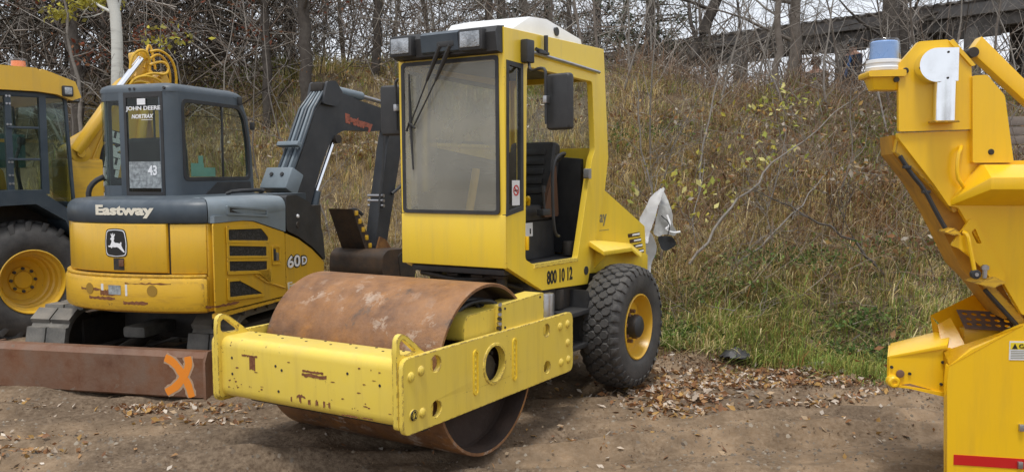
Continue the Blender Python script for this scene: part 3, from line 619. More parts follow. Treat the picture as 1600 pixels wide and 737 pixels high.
# panels
wrap_panel(s_of(-1.38, -.925), sC+.01, .67, 1.372, -.008, .05).build('corner_filler', M['amber'], EX)
wrap_panel(sC+.004, sD-.006, .972, 1.37, 0, .05).build('corner_panel', M['amber'], EX)
wrap_panel(sD+.012, sE-.006, .98, 1.375, .012, .05, .018).build('rear_door', M['amber'], EX)
wrap_panel(sE+.004, END, .972, 1.385, 0, .05).build('corner_panel', M['amber'], EX)
wrap_panel(sD-.02, sE+.01, .965, 1.385, -.02, .05).build('door_gap', M['darkm'], EX)
# grey-blue hood band with rounded shoulder
def shoulder(s0, s1, m, name, off=0.01, zb=1.375):
    b = bmesh.new(); n = int((s1-s0)/.05)+2; rings = []
    for k in range(n+1):
        s = s0+(s1-s0)*k/n
        rings.append([b.verts.new(OS(s, o, z)) for (o, z) in ((-.08, zb), (off-.006, zb), (off+.003, zb+.012), (off+.006, 1.47), (off-.004, 1.51), (off-.025, 1.54), (off-.06, 1.558), (off-.13, 1.566), (off-.30, 1.570), (-.30, 1.50))])
    for i in range(n):
        for k in range(9): b.faces.new((rings[i][k], rings[i][k+1], rings[i+1][k+1], rings[i+1][k]))
        b.faces.new((rings[i][9], rings[i][0], rings[i+1][0], rings[i+1][9]))
    b.faces.new(rings[0][::-1]); b.faces.new(rings[-1]); return MB().merge(b).build(name, m, EX, 40)
shoulder(sC+.004, END, M['blueg'], 'rear_cowl')
shoulder(sS+.002, sC-.004, M['bluel'], 'side_cowl', .010, 1.375)
MB().prism([(.3, -.70), (-1.2, -.70), (-1.35, -.55), (-1.4, 0), (-1.3, .4), (-1.0, .65), (.3, .68)], 'z', 1.50, 1.5675, bev=.005).build('deck', M['blueg'], EX)
MB().prism([(.3, -.86), (-1.35, -.86), (-1.5, -.55), (-1.54, 0), (-1.4, .45), (-1.05, .78), (.3, .85)], 'z', .64, 1.45, bev=.01).build('inner_body', M['darkm'], EX)
# side door with vents
Ys = -.955
def sp(pts, a, c, name, m, holes=(), bev=.004): return MB().prism(pts, 'y', a, c, holes=holes, bev=bev).build(name, m, EX)
sdoor = roundpoly([(-1.492, .665), (-1.492, 1.37), (-1.10, 1.372), (-.96, 1.36), (-.475, 1.235), (-.475, .668)], .02)
MB().prism([(-1.485, 1.374), (-1.1, 1.376), (-.955, 1.364), (-.70, 1.30), (-.470, 1.24), (-.462, 1.43), (-1.485, 1.43)], 'y', -.90, -.944, bev=.004).build('side_cowl_skirt', M['bluel'], EX)
sp(sdoor, -.925, Ys+.018, 'side_door', M['amber'], bev=.01)
def ring_of(pts, d):
    c = Vector((sum(p[0] for p in pts)/len(pts), sum(p[1] for p in pts)/len(pts))); return [(p[0]+(d if p[0] > c.x else -d), p[1]+(d if p[1] > c.y else -d)) for p in pts]
vents = [[(-1.305, 1.235), (-.76, 1.19), (-.76, 1.222), (-.86, 1.285), (-1.305, 1.305)],
         [(-1.302, 1.108), (-.789, 1.062), (-.789, 1.125), (-1.302, 1.175)],
         [(-1.304, .985), (-.787, .935), (-.787, 1.0), (-1.304, 1.05)],
         [(-1.31, .775), (-.87, .745), (-.87, .76), (-1.17, .875), (-1.31, .885)],
         [(-.89, .905), (-.735, .825), (-.735, .90)]]
for k, v in enumerate(vents):
    sp(roundpoly(ring_of(v, .035), .012), Ys+.012, Ys+.004, 'vent_frame', M['amber'], [roundpoly(ring_of(v, .008), .008)], .003)
    sp(ring_of(v, .008), Ys+.014, Ys+.010, 'vent_mesh', M['mesh'], bev=0)
sp(roundpoly([(-1.32, 1.43), (-.74, 1.385), (-.74, 1.46), (-1.32, 1.505)], .01), -.93, -.951, 'vent_frame', M['bluel'], [[(-1.29, 1.448), (-.77, 1.405), (-.77, 1.443), (-1.29, 1.488)]], .003)
sp([(-1.29, 1.448), (-.77, 1.405), (-.77, 1.443), (-1.29, 1.488)], -.93, -.944, 'vent_mesh', M['mesh'], bev=0)
sp(roundpoly([(-.69, .965), (-.56, .955), (-.56, 1.125), (-.69, 1.135)], .01), Ys+.016, Ys+.008, 'latch_frame', M['amber'], [roundpoly([(-.675, .98), (-.575, .972), (-.575, 1.11), (-.675, 1.118)], .01)], .002)
sp([(-.672, 1.0), (-.63, .995), (-.63, 1.10), (-.672, 1.105)], Ys+.02, Ys+.012, 'latch', M['black']); sp([(-.625, 1.0), (-.59, .995), (-.59, 1.06), (-.625, 1.07)], Ys+.02, Ys+.009, 'latch_handle', M['steel'])
sp([(-1.49, .615), (-1.49, .655), (-.02, .655), (-.02, .64)], -.90, -.935, 'lower_skirt', M['amberw'], bev=.008)
MB().tube([(-.95, Ys+.012, .905), (-.80, Ys+.012, .83), (-.50, Ys+.012, .74)], .008, 6).build('door_crease', M['amber'], EX)
# front side panel and black cover
sp(roundpoly([(-.465, .66), (-.465, 1.228), (-.25, 1.16), (-.02, 1.05), (.14, .95), (.205, .90), (.20, .72), (.0, .66)], .015), -.90, Ys+.018, 'front_side_panel', M['amber'], bev=.01)
mb = MB(); pts = roundpoly([(-.455, 1.25), (-.455, 1.562), (-.28, 1.562), (-.08, 1.50), (.08, 1.38), (.18, 1.18), (.215, .915), (.14, .965), (-.02, 1.07), (-.25, 1.18)], .03)
mb.prism(pts, 'y', -.948, -.35, bev=.03, seg=3, ang=50); mb.build('front_cover', M['black'], EX)
MB().lathe([(.0, -.952), (.028, -.956), (.035, -.94)], (-.27, 0, 1.29), 'y', 20).build('cover_lamp', M['darkm'], EX)
MB().lathe([(0, -.962), (.014, -.960), (.018, -.945)], (-.27, 0, 1.37), 'y', 14).build('cover_reflector', M['inkw'], EX)
place_text(text_mesh('60', .15, .001, .014, width=.24, height=.135), (-.455, Ys+.0165, .895), (1, 0, 0.0), (0, 0, 1), 'model_outline', M['ink'], EX)
place_text(text_mesh('60', .15, .002, .003, width=.215, height=.11), (-.442, Ys+.0155, .907), (1, 0, 0.0), (0, 0, 1), 'model_number', M['inkw'], EX)
place_text(text_mesh('D', .1, .001, .012, width=.11, height=.10), (-.21, Ys+.0165, .905), (1, 0, 0), (0, 0, 1), 'model_outline', M['ink'], EX)
place_text(text_mesh('D', .1, .002, .003, width=.085, height=.075), (-.197, Ys+.0155, .917), (1, 0, 0), (0, 0, 1), 'model_number', M['inkw'], EX)
place_text(text_mesh('Eastway', .1, .001, .003, width=.55, height=.085), (-.445, Ys+.0165, .695), (1, 0, 0), (0, 0, 1), 'side_lettering', M['cream'], EX)
# wrapped marks on the tail
def wrap_mesh(me, s0, z0, off, name, m, flip=True):
    for v in me.vertices:
        q = OS(s0-v.co.x, off+v.co.z, z0+v.co.y); v.co = q
    return link(name, me, m, EX)
def sub(me):
    b = bmesh.new(); b.from_mesh(me); bmesh.ops.triangulate(b, faces=b.faces[:]); b.to_mesh(me); b.free(); return me
s_t = s_of(-1.64, .075)
wrap_mesh(text_mesh('Eastway', .13, .001, .006, width=.56, height=.105), s_t, 1.415, .0175, 'rear_lettering', M['cream'])
ec = s_of(-1.645, -.13); ez = 1.215
def emb(pts, z, t=.001):
    m_ = MB().prism(pts, 'z', 0, t, bev=0).mesh(); return m_
def wrap_poly(pts, off, name, m):
    me = emb(pts, 0, .0015); wrap_mesh(me, ec+.105, ez-.105, off, name, m)
wrap_poly([(p[0], p[1]) for p in roundpoly([(0, .0), (.105, -.012), (.21, 0), (.218, .11), (.20, .215), (.105, .225), (.01, .215), (-.008, .11)], .03)], .0135, 'emblem_base', M['ink'])
wrap_poly([(p[0]*.93+.0075, p[1]*.93+.0075) for p in roundpoly([(0, .0), (.105, -.012), (.21, 0), (.218, .11), (.20, .215), (.105, .225), (.01, .215), (-.008, .11)], .03)], .0148, 'emblem_border', M['inkw'])
wrap_poly([(p[0]*.87+.0138, p[1]*.87+.014) for p in roundpoly([(0, .0), (.105, -.012), (.21, 0), (.218, .11), (.20, .215), (.105, .225), (.01, .215), (-.008, .11)], .03)], .0161, 'emblem_field', M['ink'])
deer = [(28, 42), (36, 35), (31, 19), (35, 18), (40, 29), (42, 16), (46, 16), (46, 28), (53, 19), (57, 21), (50, 35), (52, 42), (47, 52), (54, 61), (70, 62), (82, 65), (87, 57), (92, 60), (90, 74), (96, 86), (108, 104), (104, 107), (88, 95), (76, 86), (66, 81), (52, 83), (40, 81), (34, 88), (28, 82), (18, 82), (13, 76), (26, 74), (33, 62), (36, 50), (30, 47)]
wrap_poly([(p[0]/118*.205+.005, (128-p[1])/128*.215-.004) for p in deer], .0174, 'deer_emblem', M['inkw'])
wrap_mesh(MB().prism([(0, 0), (.105, 0), (.105, .095), (0, .095)], 'z', 0, .001, bev=0).mesh(), ec+.03, 1.0, .0135, 'lock_recess', M['darkm'])
wrap_mesh(MB().box(.03, .075, .03, .085, 0, .012, .004).mesh(), ec+.0, 1.0, .014, 'door_lock', M['blade'])
for xx in (.27, -.34): 
    q = OS(ec+xx, .046, .845); n_ = (OS(ec+xx, 1, 0)-OS(ec+xx, 0, 0)).normalized()
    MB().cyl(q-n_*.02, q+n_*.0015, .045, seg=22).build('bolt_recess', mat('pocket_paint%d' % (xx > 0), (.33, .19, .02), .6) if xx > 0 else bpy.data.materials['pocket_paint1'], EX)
wrap_mesh(MB().prism([(0, 0), (.26, 0), (.26, .09), (0, .09)], 'z', 0, .001, bev=0).mesh(), ec+.14, .80, .0455, 'decal_plate', M['white'])
wrap_mesh(MB().prism([(0, 0), (.12, 0), (.12, .075), (0, .075)], 'z', 0, .001, bev=0).mesh(), ec+.06, .807, .047, 'decal_print', M['paper'])
place = None
for (u0, u1, zz0, zz1) in ((-.88, -.60, .765, .785), (-.75, -.6, .80, .84), (-.98, -.75, .835, .85), (-.52, -.30, .735, .757), (.15, .45, .71, .725), (-.5, -.1, .90, .905)):
    me = MB().prism(ragged(0, u1-u0, 0, zz1-zz0, 14, .006), 'z', 0, .001, bev=0).mesh(); wrap_mesh(me, ec-u0-.6, zz0, .0455, 'peeled_paint_mark', rustp)
# cab
def cab_plan(ins=0): return roundpoly([(-.73+ins, .03+ins), (.42-ins, .03+ins), (.42-ins, .86-ins), (-.73+ins, .86-ins)], .12-ins*.3, 6)
cbm = MB()
def ploft(levels):
    b = bmesh.new(); rings = []
    for (z, ins, fx) in levels:
        rings.append([b.verts.new((x+(fx if x > 0 else 0), y, z)) for x, y in cab_plan(ins)])
    for i in range(len(rings)-1):
        n = len(rings[0])
        for k in range(n): b.faces.new((rings[i][k], rings[i][(k+1) % n], rings[i+1][(k+1) % n], rings[i+1][k]))
    b.faces.new(rings[0][::-1]); b.faces.new(rings[-1]); return b
MB().merge(ploft([(2.50, .0, 0), (2.53, .0, -.02), (2.555, .015, -.05), (2.575, .05, -.10), (2.585, .12, -.16)])).build('cab_roof', M['cabf'], EX, 50)
side_o = [(-.62, 1.56), (.50, 1.56), (.47, 2.0), (.42, 2.30), (.34, 2.46), (.22, 2.505), (-.62, 2.505)]
side_h = roundpoly([(-.575, 1.71), (.44, 1.71), (.425, 2.05), (.37, 2.32), (.28, 2.42), (-.575, 2.43)], .07)
for yy in (.03, .82):
    MB().prism(side_o, 'y', yy, yy+.04, holes=[side_h], bev=0).build('cab_side', M['cabf'], EX)
    MB().prism(roundpoly([(-.59, 1.695), (.455, 1.695), (.44, 2.05), (.385, 2.33), (.29, 2.435), (-.59, 2.445)], .07), 'y', yy-.006 if yy < .5 else yy+.03, yy+.01 if yy < .5 else yy+.046, holes=[roundpoly([(-.555, 1.73), (.42, 1.73), (.405, 2.05), (.35, 2.31), (.27, 2.40), (-.555, 2.41)], .06)], bev=.002).build('window_seal', M['black'], EX)
    MB().prism(side_h, 'y', yy+.015, yy+.021, bev=0).build('side_window', M['tint'], EX)
    MB().box(-.0, .02, yy-.002, yy+.012, 1.72, 2.43, .003).build('window_divider', M['black'], EX)
# rear wall: posts, corner shells and panes
XR = -.73
b = bmesh.new()
def shell(y0, y1, z0, z1, name, m, off=0.):
    ring = [p for p in cab_plan(0)]
def corner(cy, sy, name, m, z0, z1, r=.12, t=.03, a0=0, a1=90, off=0):
    pts = []; cx = XR+r
    for k in range(7):
        a = rad(a0+(a1-a0)*k/6); pts.append((cx-(r+off)*math.cos(a), cy-sy*r+sy*(r+off)*math.sin(a)))
    for k in range(6, -1, -1):
        a = rad(a0+(a1-a0)*k/6); pts.append((cx-(r+off-t)*math.cos(a), cy-sy*r+sy*(r+off-t)*math.sin(a)))
    return MB().prism(pts, 'z', z0, z1, bev=0).build(name, m, EX, 40)
corner(.03, -1, 'corner_post', M['cabf'], 1.56, 2.505); 
corner(.86, 1, 'corner_window', M['tintd'], 1.66, 2.43, t=.012); corner(.86, 1, 'corner_post', M['cabf'], 1.56, 1.66); corner(.86, 1, 'corner_post', M['cabf'], 2.43, 2.505)
for y0, y1 in ((.15, .165), (.52, .60)): MB().box(XR, XR+.03, y0-.03 if y0 < .2 else y0, y1, 1.56, 2.505, .004).build('rear_post', M['cabf'], EX)
MB().box(XR+.001, XR+.03, .60, .742, 1.56, 1.66, .0).build('rear_post', M['cabf'], EX); MB().box(XR+.001, XR+.03, .60, .742, 2.43, 2.505, .0).build('rear_post', M['cabf'], EX); MB().box(XR+.004, XR+.016, .60, .742, 1.66, 2.43, .0).build('corner_window', M['tintd'], EX)
MB().prism([(.12, 1.562), (.545, 1.562), (.545, 2.50), (.12, 2.50)], 'x', XR-.004, XR+.02, holes=[[(.150, 1.60), (.515, 1.60), (.515, 2.45), (.150, 2.45)]], bev=.002).build('window_seal', M['black'], EX)
MB().box(XR+.004, XR+.010, .150, .515, 1.60, 2.45, 0).build('rear_window', M['tintd'], EX)
MB().box(XR-.002, XR+.002, .158, .507, 1.635, 1.875, 0).build('notice_sheet', M['paper'], EX)
place_text(text_mesh('43', .1, .001, .003, width=.10, height=.09), (XR-.004, .30, 1.75), (0, -1, 0), (0, 0, 1), 'sheet_number', M['inkw'], EX)
place_text(text_mesh('JOHN DEERE', .07, .001, .0018, width=.375, height=.048), (XR-.006, .515, 2.325), (0, -1, 0), (0, 0, 1), 'window_lettering', M['inkw'], EX)
place_text(text_mesh('NORTRAX', .06, .001, .0018, shear=.25, width=.24, height=.038), (XR-.006, .455, 2.262), (0, -1, 0), (0, 0, 1), 'window_lettering', M['inkw'], EX)
MB().box(XR-.007, XR-.004, .30, .39, 2.385, 2.44, 0).build('window_decal', M['inkw'], EX)
MB().box(XR-.006, XR-.004, .23, .35, 2.247, 2.251, 0).build('window_lettering', M['inkw'], EX)
# teal papers on far/side window
for (x0, x1, z0, z1) in ((-.45, -.26, 1.735, 1.86), (-.34, -.27, 1.86, 1.93), (-.26, -.09, 1.735, 1.82)): MB().box(x0, x1, .052, .054, z0, z1, 0).build('teal_note', M['tealp'], EX)
# front frame + interior
for y0, y1 in ((.03, .08), (.81, .86)):
    MB().tube([(.50, (y0+y1)/2, 1.56), (.47, (y0+y1)/2, 2.0), (.42, (y0+y1)/2, 2.30), (.33, (y0+y1)/2, 2.47), (.2, (y0+y1)/2, 2.51)], .028, 8).build('front_post', M['cabf'], EX)
MB().tube([(.0, .5, 1.56), (-.05, .5, 1.75), (.0, .5, 1.86)], [.05, .05, .04], 10).build('control_tower', M['black'], EX)
mb = MB(); mb.box(-.52, -.05, .22, .68, 1.56, 1.66, .04, 3); mb.build('seat_cushion', M['seat'], EX)
mb = MB(T=Matrix.Translation((-.50, 0, 1.60)) @ Matrix.Rotation(rad(-8), 4, 'Y')); mb.box(-.06, .06, .25, .65, 0, .50, .06, 3); mb.build('seat_back', M['seat'], EX)
MB().prism([(-.3, 1.56), (-.04, 1.56), (.46, 1.56), (.44, 1.68), (-.1, 1.68)], 'y', .022, .031, bev=.002).build('black_side_patch', M['black'], EX)
MB().tube([(-.74, .97, 1.50), (-.74, .97, 1.62), (-.70, .93, 1.70), (-.66, .86, 1.74)], .025, 8, 1).build('cab_grab_tube', M['black'], EX)
mb = MB(); mb.box(.26, .31, .0, .03, 2.44, 2.52, .006); mb.build('roof_hinge', M['black'], EX)
for yy in (.10, .42, .47): MB().cyl((-.735, yy, 2.53), (-.715, yy, 2.53), .012, seg=8).build('roof_bolt', M['black'], EX)
MB().box(.46, .50, -.01, .03, 2.2, 2.28, .01).build('side_lamp', M['black'], EX)
MB().tube([(-.42, -.30, 1.575), (-.40, -.35, 1.60), (.1, -.36, 1.605), (.12, -.3, 1.57)], .018, 8, 1).build('deck_rail', M['black'], EX)
# turntable + undercarriage (yawed on its own)
MB().cyl((0, 0, .50), (0, 0, .66), .42, seg=36).build('turntable', M['darkm'], EX)
UT = Matrix.Rotation(rad(-104.2-72), 4, 'Z'); UT = Matrix.Translation((-.017, .187, 0)) @ UT
MB(T=UT).box(-.75, .75, -.45, .45, .28, .52, .06).build('track_frame', M['darkm'], EX)
for sy in (-1, 1):
    yc = sy*.80
    MB(T=UT).box(-1.0, 1.0, yc-.14, yc+.14, .14, .48, .08).build('side_frame', M['darkm'], EX)
    for xx, rr in ((1.02, .24), (-1.02, .24)):
        MB(T=UT).cyl((xx, yc-.10, .31), (xx, yc+.10, .31), rr, seg=24, bev=.02).build('idler_wheel', M['darkm'], EX)
    for xx in (-.6, -.2, .2, .6): MB(T=UT).cyl((xx, yc-.12, .12), (xx, yc+.12, .12), .09, seg=16).build('track_roller', M['darkm'], EX)
    # belt path
    Rb, L_ = .27, 1.02; P = []; tot = 2*(2*L_)+2*math.pi*Rb; npad = 30
    def path(s):
        s %= tot
        if s < 2*L_: return (-L_+s, .31+Rb), 0
        s -= 2*L_
        if s < math.pi*Rb: a = s/Rb; return (L_+Rb*math.sin(a), .31+Rb*math.cos(a)), -a
        s -= math.pi*Rb
        if s < 2*L_: return (L_-s, .31-Rb), -math.pi
        s -= 2*L_; a = s/Rb; return (-L_-Rb*math.sin(a), .31-Rb*math.cos(a)), -math.pi-a
    loop = [path(tot*k/120)[0] for k in range(120)]
    belt = MB(T=UT).prism([(p[0], p[1]) for p in loop], 'y', yc-.19, yc+.19, holes=[[(p[0]*.972, .31+(p[1]-.31)*.90) for p in loop]], bev=0).build('track_belt', M['track'], EX)
    base = None
    for k in range(npad):
        (x, z), a = path(tot*(k+.5)/npad)
        pm = MB().prism([(-.078, -.01), (.078, -.01), (.070, .028), (-.070, .028)], 'y', -.2, -.008, bev=.006); pm.prism([(-.078, -.01), (.078, -.01), (.070, .028), (-.070, .028)], 'y', .008, .2, bev=.006)
        if base is None: base = pm.mesh(); base.name = 'track_pad'
        else: pm.bm.free()
        o = link('track_pad', base, M['track'] if base.materials.__len__() == 0 else None, belt)
        if len(base.materials) == 0: base.materials.append(M['track'])
        o.matrix_local = UT @ Matrix.Translation((x, yc, z)) @ Matrix.Rotation(-a, 4, 'Y')
# dozer blade
bl = MB(T=UT @ Matrix.Translation((1.70, 0, 0)))
cur = [(-.12, .0), (-.03, .0), (.0, .02), (.0, .33), (-.035, .372), (-.12, .372), (-.15, .35), (-.10, .19)]
bl.prism(cur, 'y', -1.0, 1.0, bev=.008); bo = bl.build('dozer_blade', M['blade'], EX)
for sy in (-1, 1):
    MB(T=UT @ Matrix.Translation((1.70, 0, 0))).prism([(.012, .0), (.012, .30), (-.03, .378), (-.17, .378), (-.17, .0)], 'y', sy*1.0-.0 if sy > 0 else -1.022, 1.022 if sy > 0 else -1.0, bev=.006).build('blade_end_plate', M['blade'], bo)
    MB(T=UT).box(.7, 1.50, sy*.36-.06, sy*.36+.06, .16, .28, .02).build('blade_arm', M['darkm'], bo)
MB(T=UT).cyl((.8, 0, .40), (1.48, 0, .26), .05, seg=14).build('blade_cylinder', M['darkm'], bo)
MB(T=UT).box(.75, 1.2, -.11, .11, .36, .46, .03).build('cylinder_guard', M['track'], bo)
# sprayed orange cross on the blade face (paint film 1 mm proud)
def stroke(p, wd, m, t, name):
    pts_l, pts_r = [], []
    P = [Vector(q) for q in p]; Q = [P[0]]
    for _ in range(2):
        Q = [P[0]]
        for i in range(len(P)-1): Q += [P[i]*.75+P[i+1]*.25, P[i]*.25+P[i+1]*.75]
        P = Q+[P[-1]]
    r = random.Random(len(p)*7+int(wd*1000))
    for i, q in enumerate(P):
        d = (P[min(i+1, len(P)-1)]-P[max(i-1, 0)]).normalized(); n = Vector((-d.y, d.x)); k = wd*(.5+r.uniform(-.05, .05))*(1 if 0 < i < len(P)-1 else .6)
        pts_l.append(tuple(q+n*k)); pts_r.append(tuple(q-n*k))
    return MB(T=UT @ Matrix.Translation((1.70, 0, 0))).prism(pts_l+pts_r[::-1], 'x', 0, t, bev=0).build(name, m, bo)
S1, S2 = [(.66, .325), (.74, .29), (.81, .20), (.86, .12), (.89, .02)], [(.86, .34), (.875, .27), (.82, .18), (.76, .10), (.66, .045)]
for S in (S1, S2): stroke(S, .092, M['sprayf'], .0008 if S is S1 else .0010, 'overspray_edge')
for S in (S1, S2): stroke(S, .062, M['spray'], .0016 if S is S1 else .0020, 'sprayed_cross')
# boom, in its own vertical plane
BT = Matrix.Rotation(rad(-72), 4, 'Z') @ Matrix.Translation((-2.37+2.777, 9.70-8.76, 0)) @ Matrix.Rotation(rad(60), 4, 'Z')
MB(T=BT).box(-.22, .22, -.17, .17, .55, 1.12, .05).build('swing_post', M['darkm'], EX)
boom = [(-.12, .95), (-.17, 1.30), (-.13, 1.62), (.10, 2.02), (.30, 2.42), (.47, 2.60), (.62, 2.68), (.78, 2.66), (1.05, 2.60), (1.70, 2.50), (1.84, 2.44), (1.86, 2.33), (1.72, 2.28), (1.30, 2.25), (.96, 2.25), (.76, 2.24), (.62, 2.18), (.50, 2.05), (.36, 1.80), (.20, 1.42), (.08, .95)]
MB(T=BT).prism(roundpoly(boom, .05), 'y', -.085, .085, bev=.012).build('boom', M['char'], EX)
for yy in (-.13, .095): MB(T=BT).prism(roundpoly([(.38, 2.52), (.46, 2.77), (.60, 2.79), (.72, 2.66), (.62, 2.5)], .03), 'y', yy, yy+.035, bev=.006).build('boom_ear', M['char'], EX)
MB(T=BT).box(.42, .68, -.09, .09, 2.66, 2.76, .02).build('cylinder_mount', M['darkm'], EX)
MB(T=BT).cyl((.60, 0, 2.71), (1.20, 0, 2.66), .05, seg=18, bev=.01).build('arm_cylinder', M['bluel'], EX)
MB(T=BT).cyl((1.20, 0, 2.66), (1.72, 0, 2.60), .025, seg=14).build('arm_cylinder_rod', M['steel'], EX)
MB(T=BT).cyl((.16, -.04, 1.0), (.34, -.04, 1.56), .055, seg=18, bev=.01).build('boom_cylinder', M['blueg'], EX)
MB(T=BT).cyl((.34, -.04, 1.56), (.64, -.04, 2.12), .028, seg=14).build('boom_cylinder_rod', M['chrome'], EX)
MB(T=BT).cyl((.64, -.12, 2.14), (.64, .12, 2.14), .05, seg=14).build('pivot_pin', M['darkm'], EX)
for k in range(5):
    y = -.10+.05*k
    MB(T=BT).tube([(-.20, y, 1.15), (-.20, y, 1.40), (-.17, y, 1.64), (.05, y, 2.04), (.26, y, 2.46), (.44, y*.8, 2.66), (.60, y*.7, 2.74)], [.024, .024, .022, .017, .015, .014], 8).build('hydraulic_line', M['bluel'] if k % 2 else M['blueg'], EX)
Tc = BT @ Matrix.Translation((-.15, 0, 1.68)) @ Matrix.Rotation(rad(28), 4, 'Y')
MB(T=Tc).box(-.09, .10, -.19, .19, -.13, .12, .02).build('hose_cover', M['bluel'], EX)
for yy in (-.08, .07): MB(T=Tc).cyl((-.105, yy, .03), (-.088, yy, .03), .022, seg=12).build('cover_bolt', M['black'], EX)
Tc = BT @ Matrix.Translation((.0, 0, 2.05)) @ Matrix.Rotation(rad(28), 4, 'Y')
MB(T=Tc).box(-.06, -.0, -.15, .15, -.02, .03, .006).build('hose_clamp', M['bluel'], EX)
for k in range(5): MB(T=BT).tube([(-.19, -.1+.05*k, 1.52), (-.22, -.08+.04*k, 1.30), (-.14, -.06+.03*k, 1.05)], .022, 8, 1).build('hose', M['black'], EX)
me = text_mesh('Eastway', .1, .001, .008, width=.49, height=.14)
me.transform(BT @ Matrix(((1, 0, 0, .80), (0, 0, -1, -.087), (-.16, 1, 0, 2.30), (0, 0, 0, 1)))); link('boom_lettering', me, M['redl'], EX)
# arm + thumb + bucket
arm = [(1.74, 2.60), (1.90, 2.55), (1.95, 2.35), (1.88, 2.15), (1.52, .86), (1.36, .78), (1.30, .86), (1.40, 1.3), (1.58, 2.1)]
MB(T=BT).prism(roundpoly(arm, .04), 'y', -.08, .08, bev=.012).build('dipper_arm', M['char'], EX)
for k in range(2): MB(T=BT).tube([(1.52-.02*k, -.1, 2.3), (1.46, -.1-.01*k, 1.9), (1.40, -.09, 1.5), (1.36, -.1, 1.3)], .013, 8, 1).build('hose', M['black'], EX)
MB(T=BT).tube([(1.62, -.1, 1.50), (1.75, -.13, 1.58), (1.9, -.1, 1.66)], .02, 8, 1).build('hose', M['black'], EX)
MB(T=BT).tube([(1.30, .1, 1.25), (1.22, .15, 1.33), (1.12, .18, 1.30), (1.08, .2, 1.18), (1.12, .2, 1.08)], .022, 8, 2).build('loose_hose', M['black'], EX)
for k in range(3): MB(T=BT).cyl((1.44, -.12+.0*k, 1.36+.06*k), (1.44, .12, 1.36+.06*k), .02, seg=8).build('hose_clip', M['steel'], EX)
MB(T=BT).cyl((1.72, 0, 2.10), (1.66, 0, 1.3), .04, seg=14).build('bucket_cylinder', M['darkm'], EX)
th = [(.92, 1.34), (1.02, 1.30), (1.18, 1.05), (1.30, .80), (1.38, .72), (1.28, .68), (1.14, .86), (1.04, 1.08)]
mb = MB(T=BT); mb.prism(th, 'y', -.06, .30, bev=.012); mb.build('bucket_thumb', mat('dark_rusty_steel', (.03, .022, .017), .65, var=((.10, .055, .025), 6, .6), bump=(30, .4)), EX)
for k in range(6): MB(T=BT).box(.96+.06*k, 1.02+.06*k, -.07, -.05, 1.26-.10*k, 1.32-.10*k, .01).build('thumb_tooth', M['amberw'], EX)
bk = [(1.10, .30), (1.0, .62), (1.02, .80), (1.12, .86), (1.60, .84), (1.66, .78), (1.55, .50), (1.40, .15), (1.25, .08)]
MB(T=BT).prism(roundpoly(bk, .05), 'y', -.42, .38, bev=.01).build('bucket', bpy.data.materials['dark_rusty_steel'], EX)
for yy in (-.42, .36): MB(T=BT).prism(roundpoly([(1.30, .78), (1.60, .90), (1.70, .80), (1.62, .5), (1.4, .1)], .03), 'y', yy-.012, yy+.03, bev=.004).build('bucket_cheek', M['darkm'], EX)
MB(T=BT).prism(roundpoly([(1.30, .82), (1.38, .99), (1.50, .94), (1.62, .80)], .02), 'y', -.10, .10, bev=.01).build('bucket_bracket', mat('rusty_yellow_steel', (.28, .13, .03), .7, var=((.1, .04, .02), 9, .9)), EX)
# ------------------------------------------------------------ backhoe loader
BH = thing('backhoe_loader', 'yellow backhoe loader with grey cab frame and orange roof beacon at the left edge', 'backhoe', (-5.19, 9.6, 0), -132)
cz = .585
prof = [(.335, .0), (.36, .02), (.44, .03), (.54, .02), (.60, -.02), (.625, -.10), (.63, -.22), (.625, -.34), (.60, -.42), (.54, -.46), (.44, -.47), (.36, -.45), (.335, -.42)]
def bh_wheel(cx, y0, s=1.0, sy=1):
    ty = MB().lathe([(r*s, y0+sy*(h*s-.02)) for r, h in prof], (cx, 0, cz*s+.03), 'y', 72).build('tyre', M['rubber'], BH, 60)
    mb = MB()
    for j in range(22):
        for side in (0, 1):
            t = 2*math.pi*(j+.5*side)/22; P = []
            for (dy, dt, rr) in ((-.22, 0, .66), (-.01 if side == 0 else -.43, -.16, .645), (.015 if side == 0 else -.455, -.19, .56)):
                for w_ in (-.028, .028):
                    for h_ in (0, -.06):
                        a = t+dt+w_/.6; r_ = (rr+h_)*s; P.append((cx+r_*math.cos(a), y0+sy*(dy*s-.02), cz*s+.03+r_*math.sin(a)))
            mb.hull(P[:8], .004, 1); mb.hull(P[4:], .004, 1)
    mb.build('tread_lug', M['rubber'], ty, 35, kind='stuff')
    pr = [(.345, .005), (.348, .02), (.338, .025), (.325, .0), (.32, -.05), (.295, -.06), (.29, -.14), (.27, -.15), (.262, -.22), (.24, -.235), (.22, -.28), (.15, -.29), (.14, -.27), (.10, -.27), (.09, -.25), (0, -.25)]
    rm = MB().lathe([(r*s, y0+sy*(h*s-.02)) for r, h in pr], (cx, 0, cz*s+.03), 'y', 56).build('rim', M['amber'], ty)
    for k in range(8):
        t = k*math.pi/4; MB().cyl((cx+.125*s*math.cos(t), y0+sy*(-.30*s), cz*s+.03+.125*s*math.sin(t)), (cx+.125*s*math.cos(t), y0+sy*(-.265*s), cz*s+.03+.125*s*math.sin(t)), .018*s, seg=6).build('wheel_nut', M['rubber'], ty)
bh_wheel(-.04, 0); bh_wheel(-.04, -2.05, 1, -1)
bh_wheel(2.15, -.12, .78)
MB().box(-.35, 2.9, -1.45, -.60, .45, 1.15, .04).build('chassis', M['darkm'], BH)
MB().box(1.1, 3.0, -1.42, -.62, 1.1, 1.55, .08).build('bonnet', M['amber'], BH)
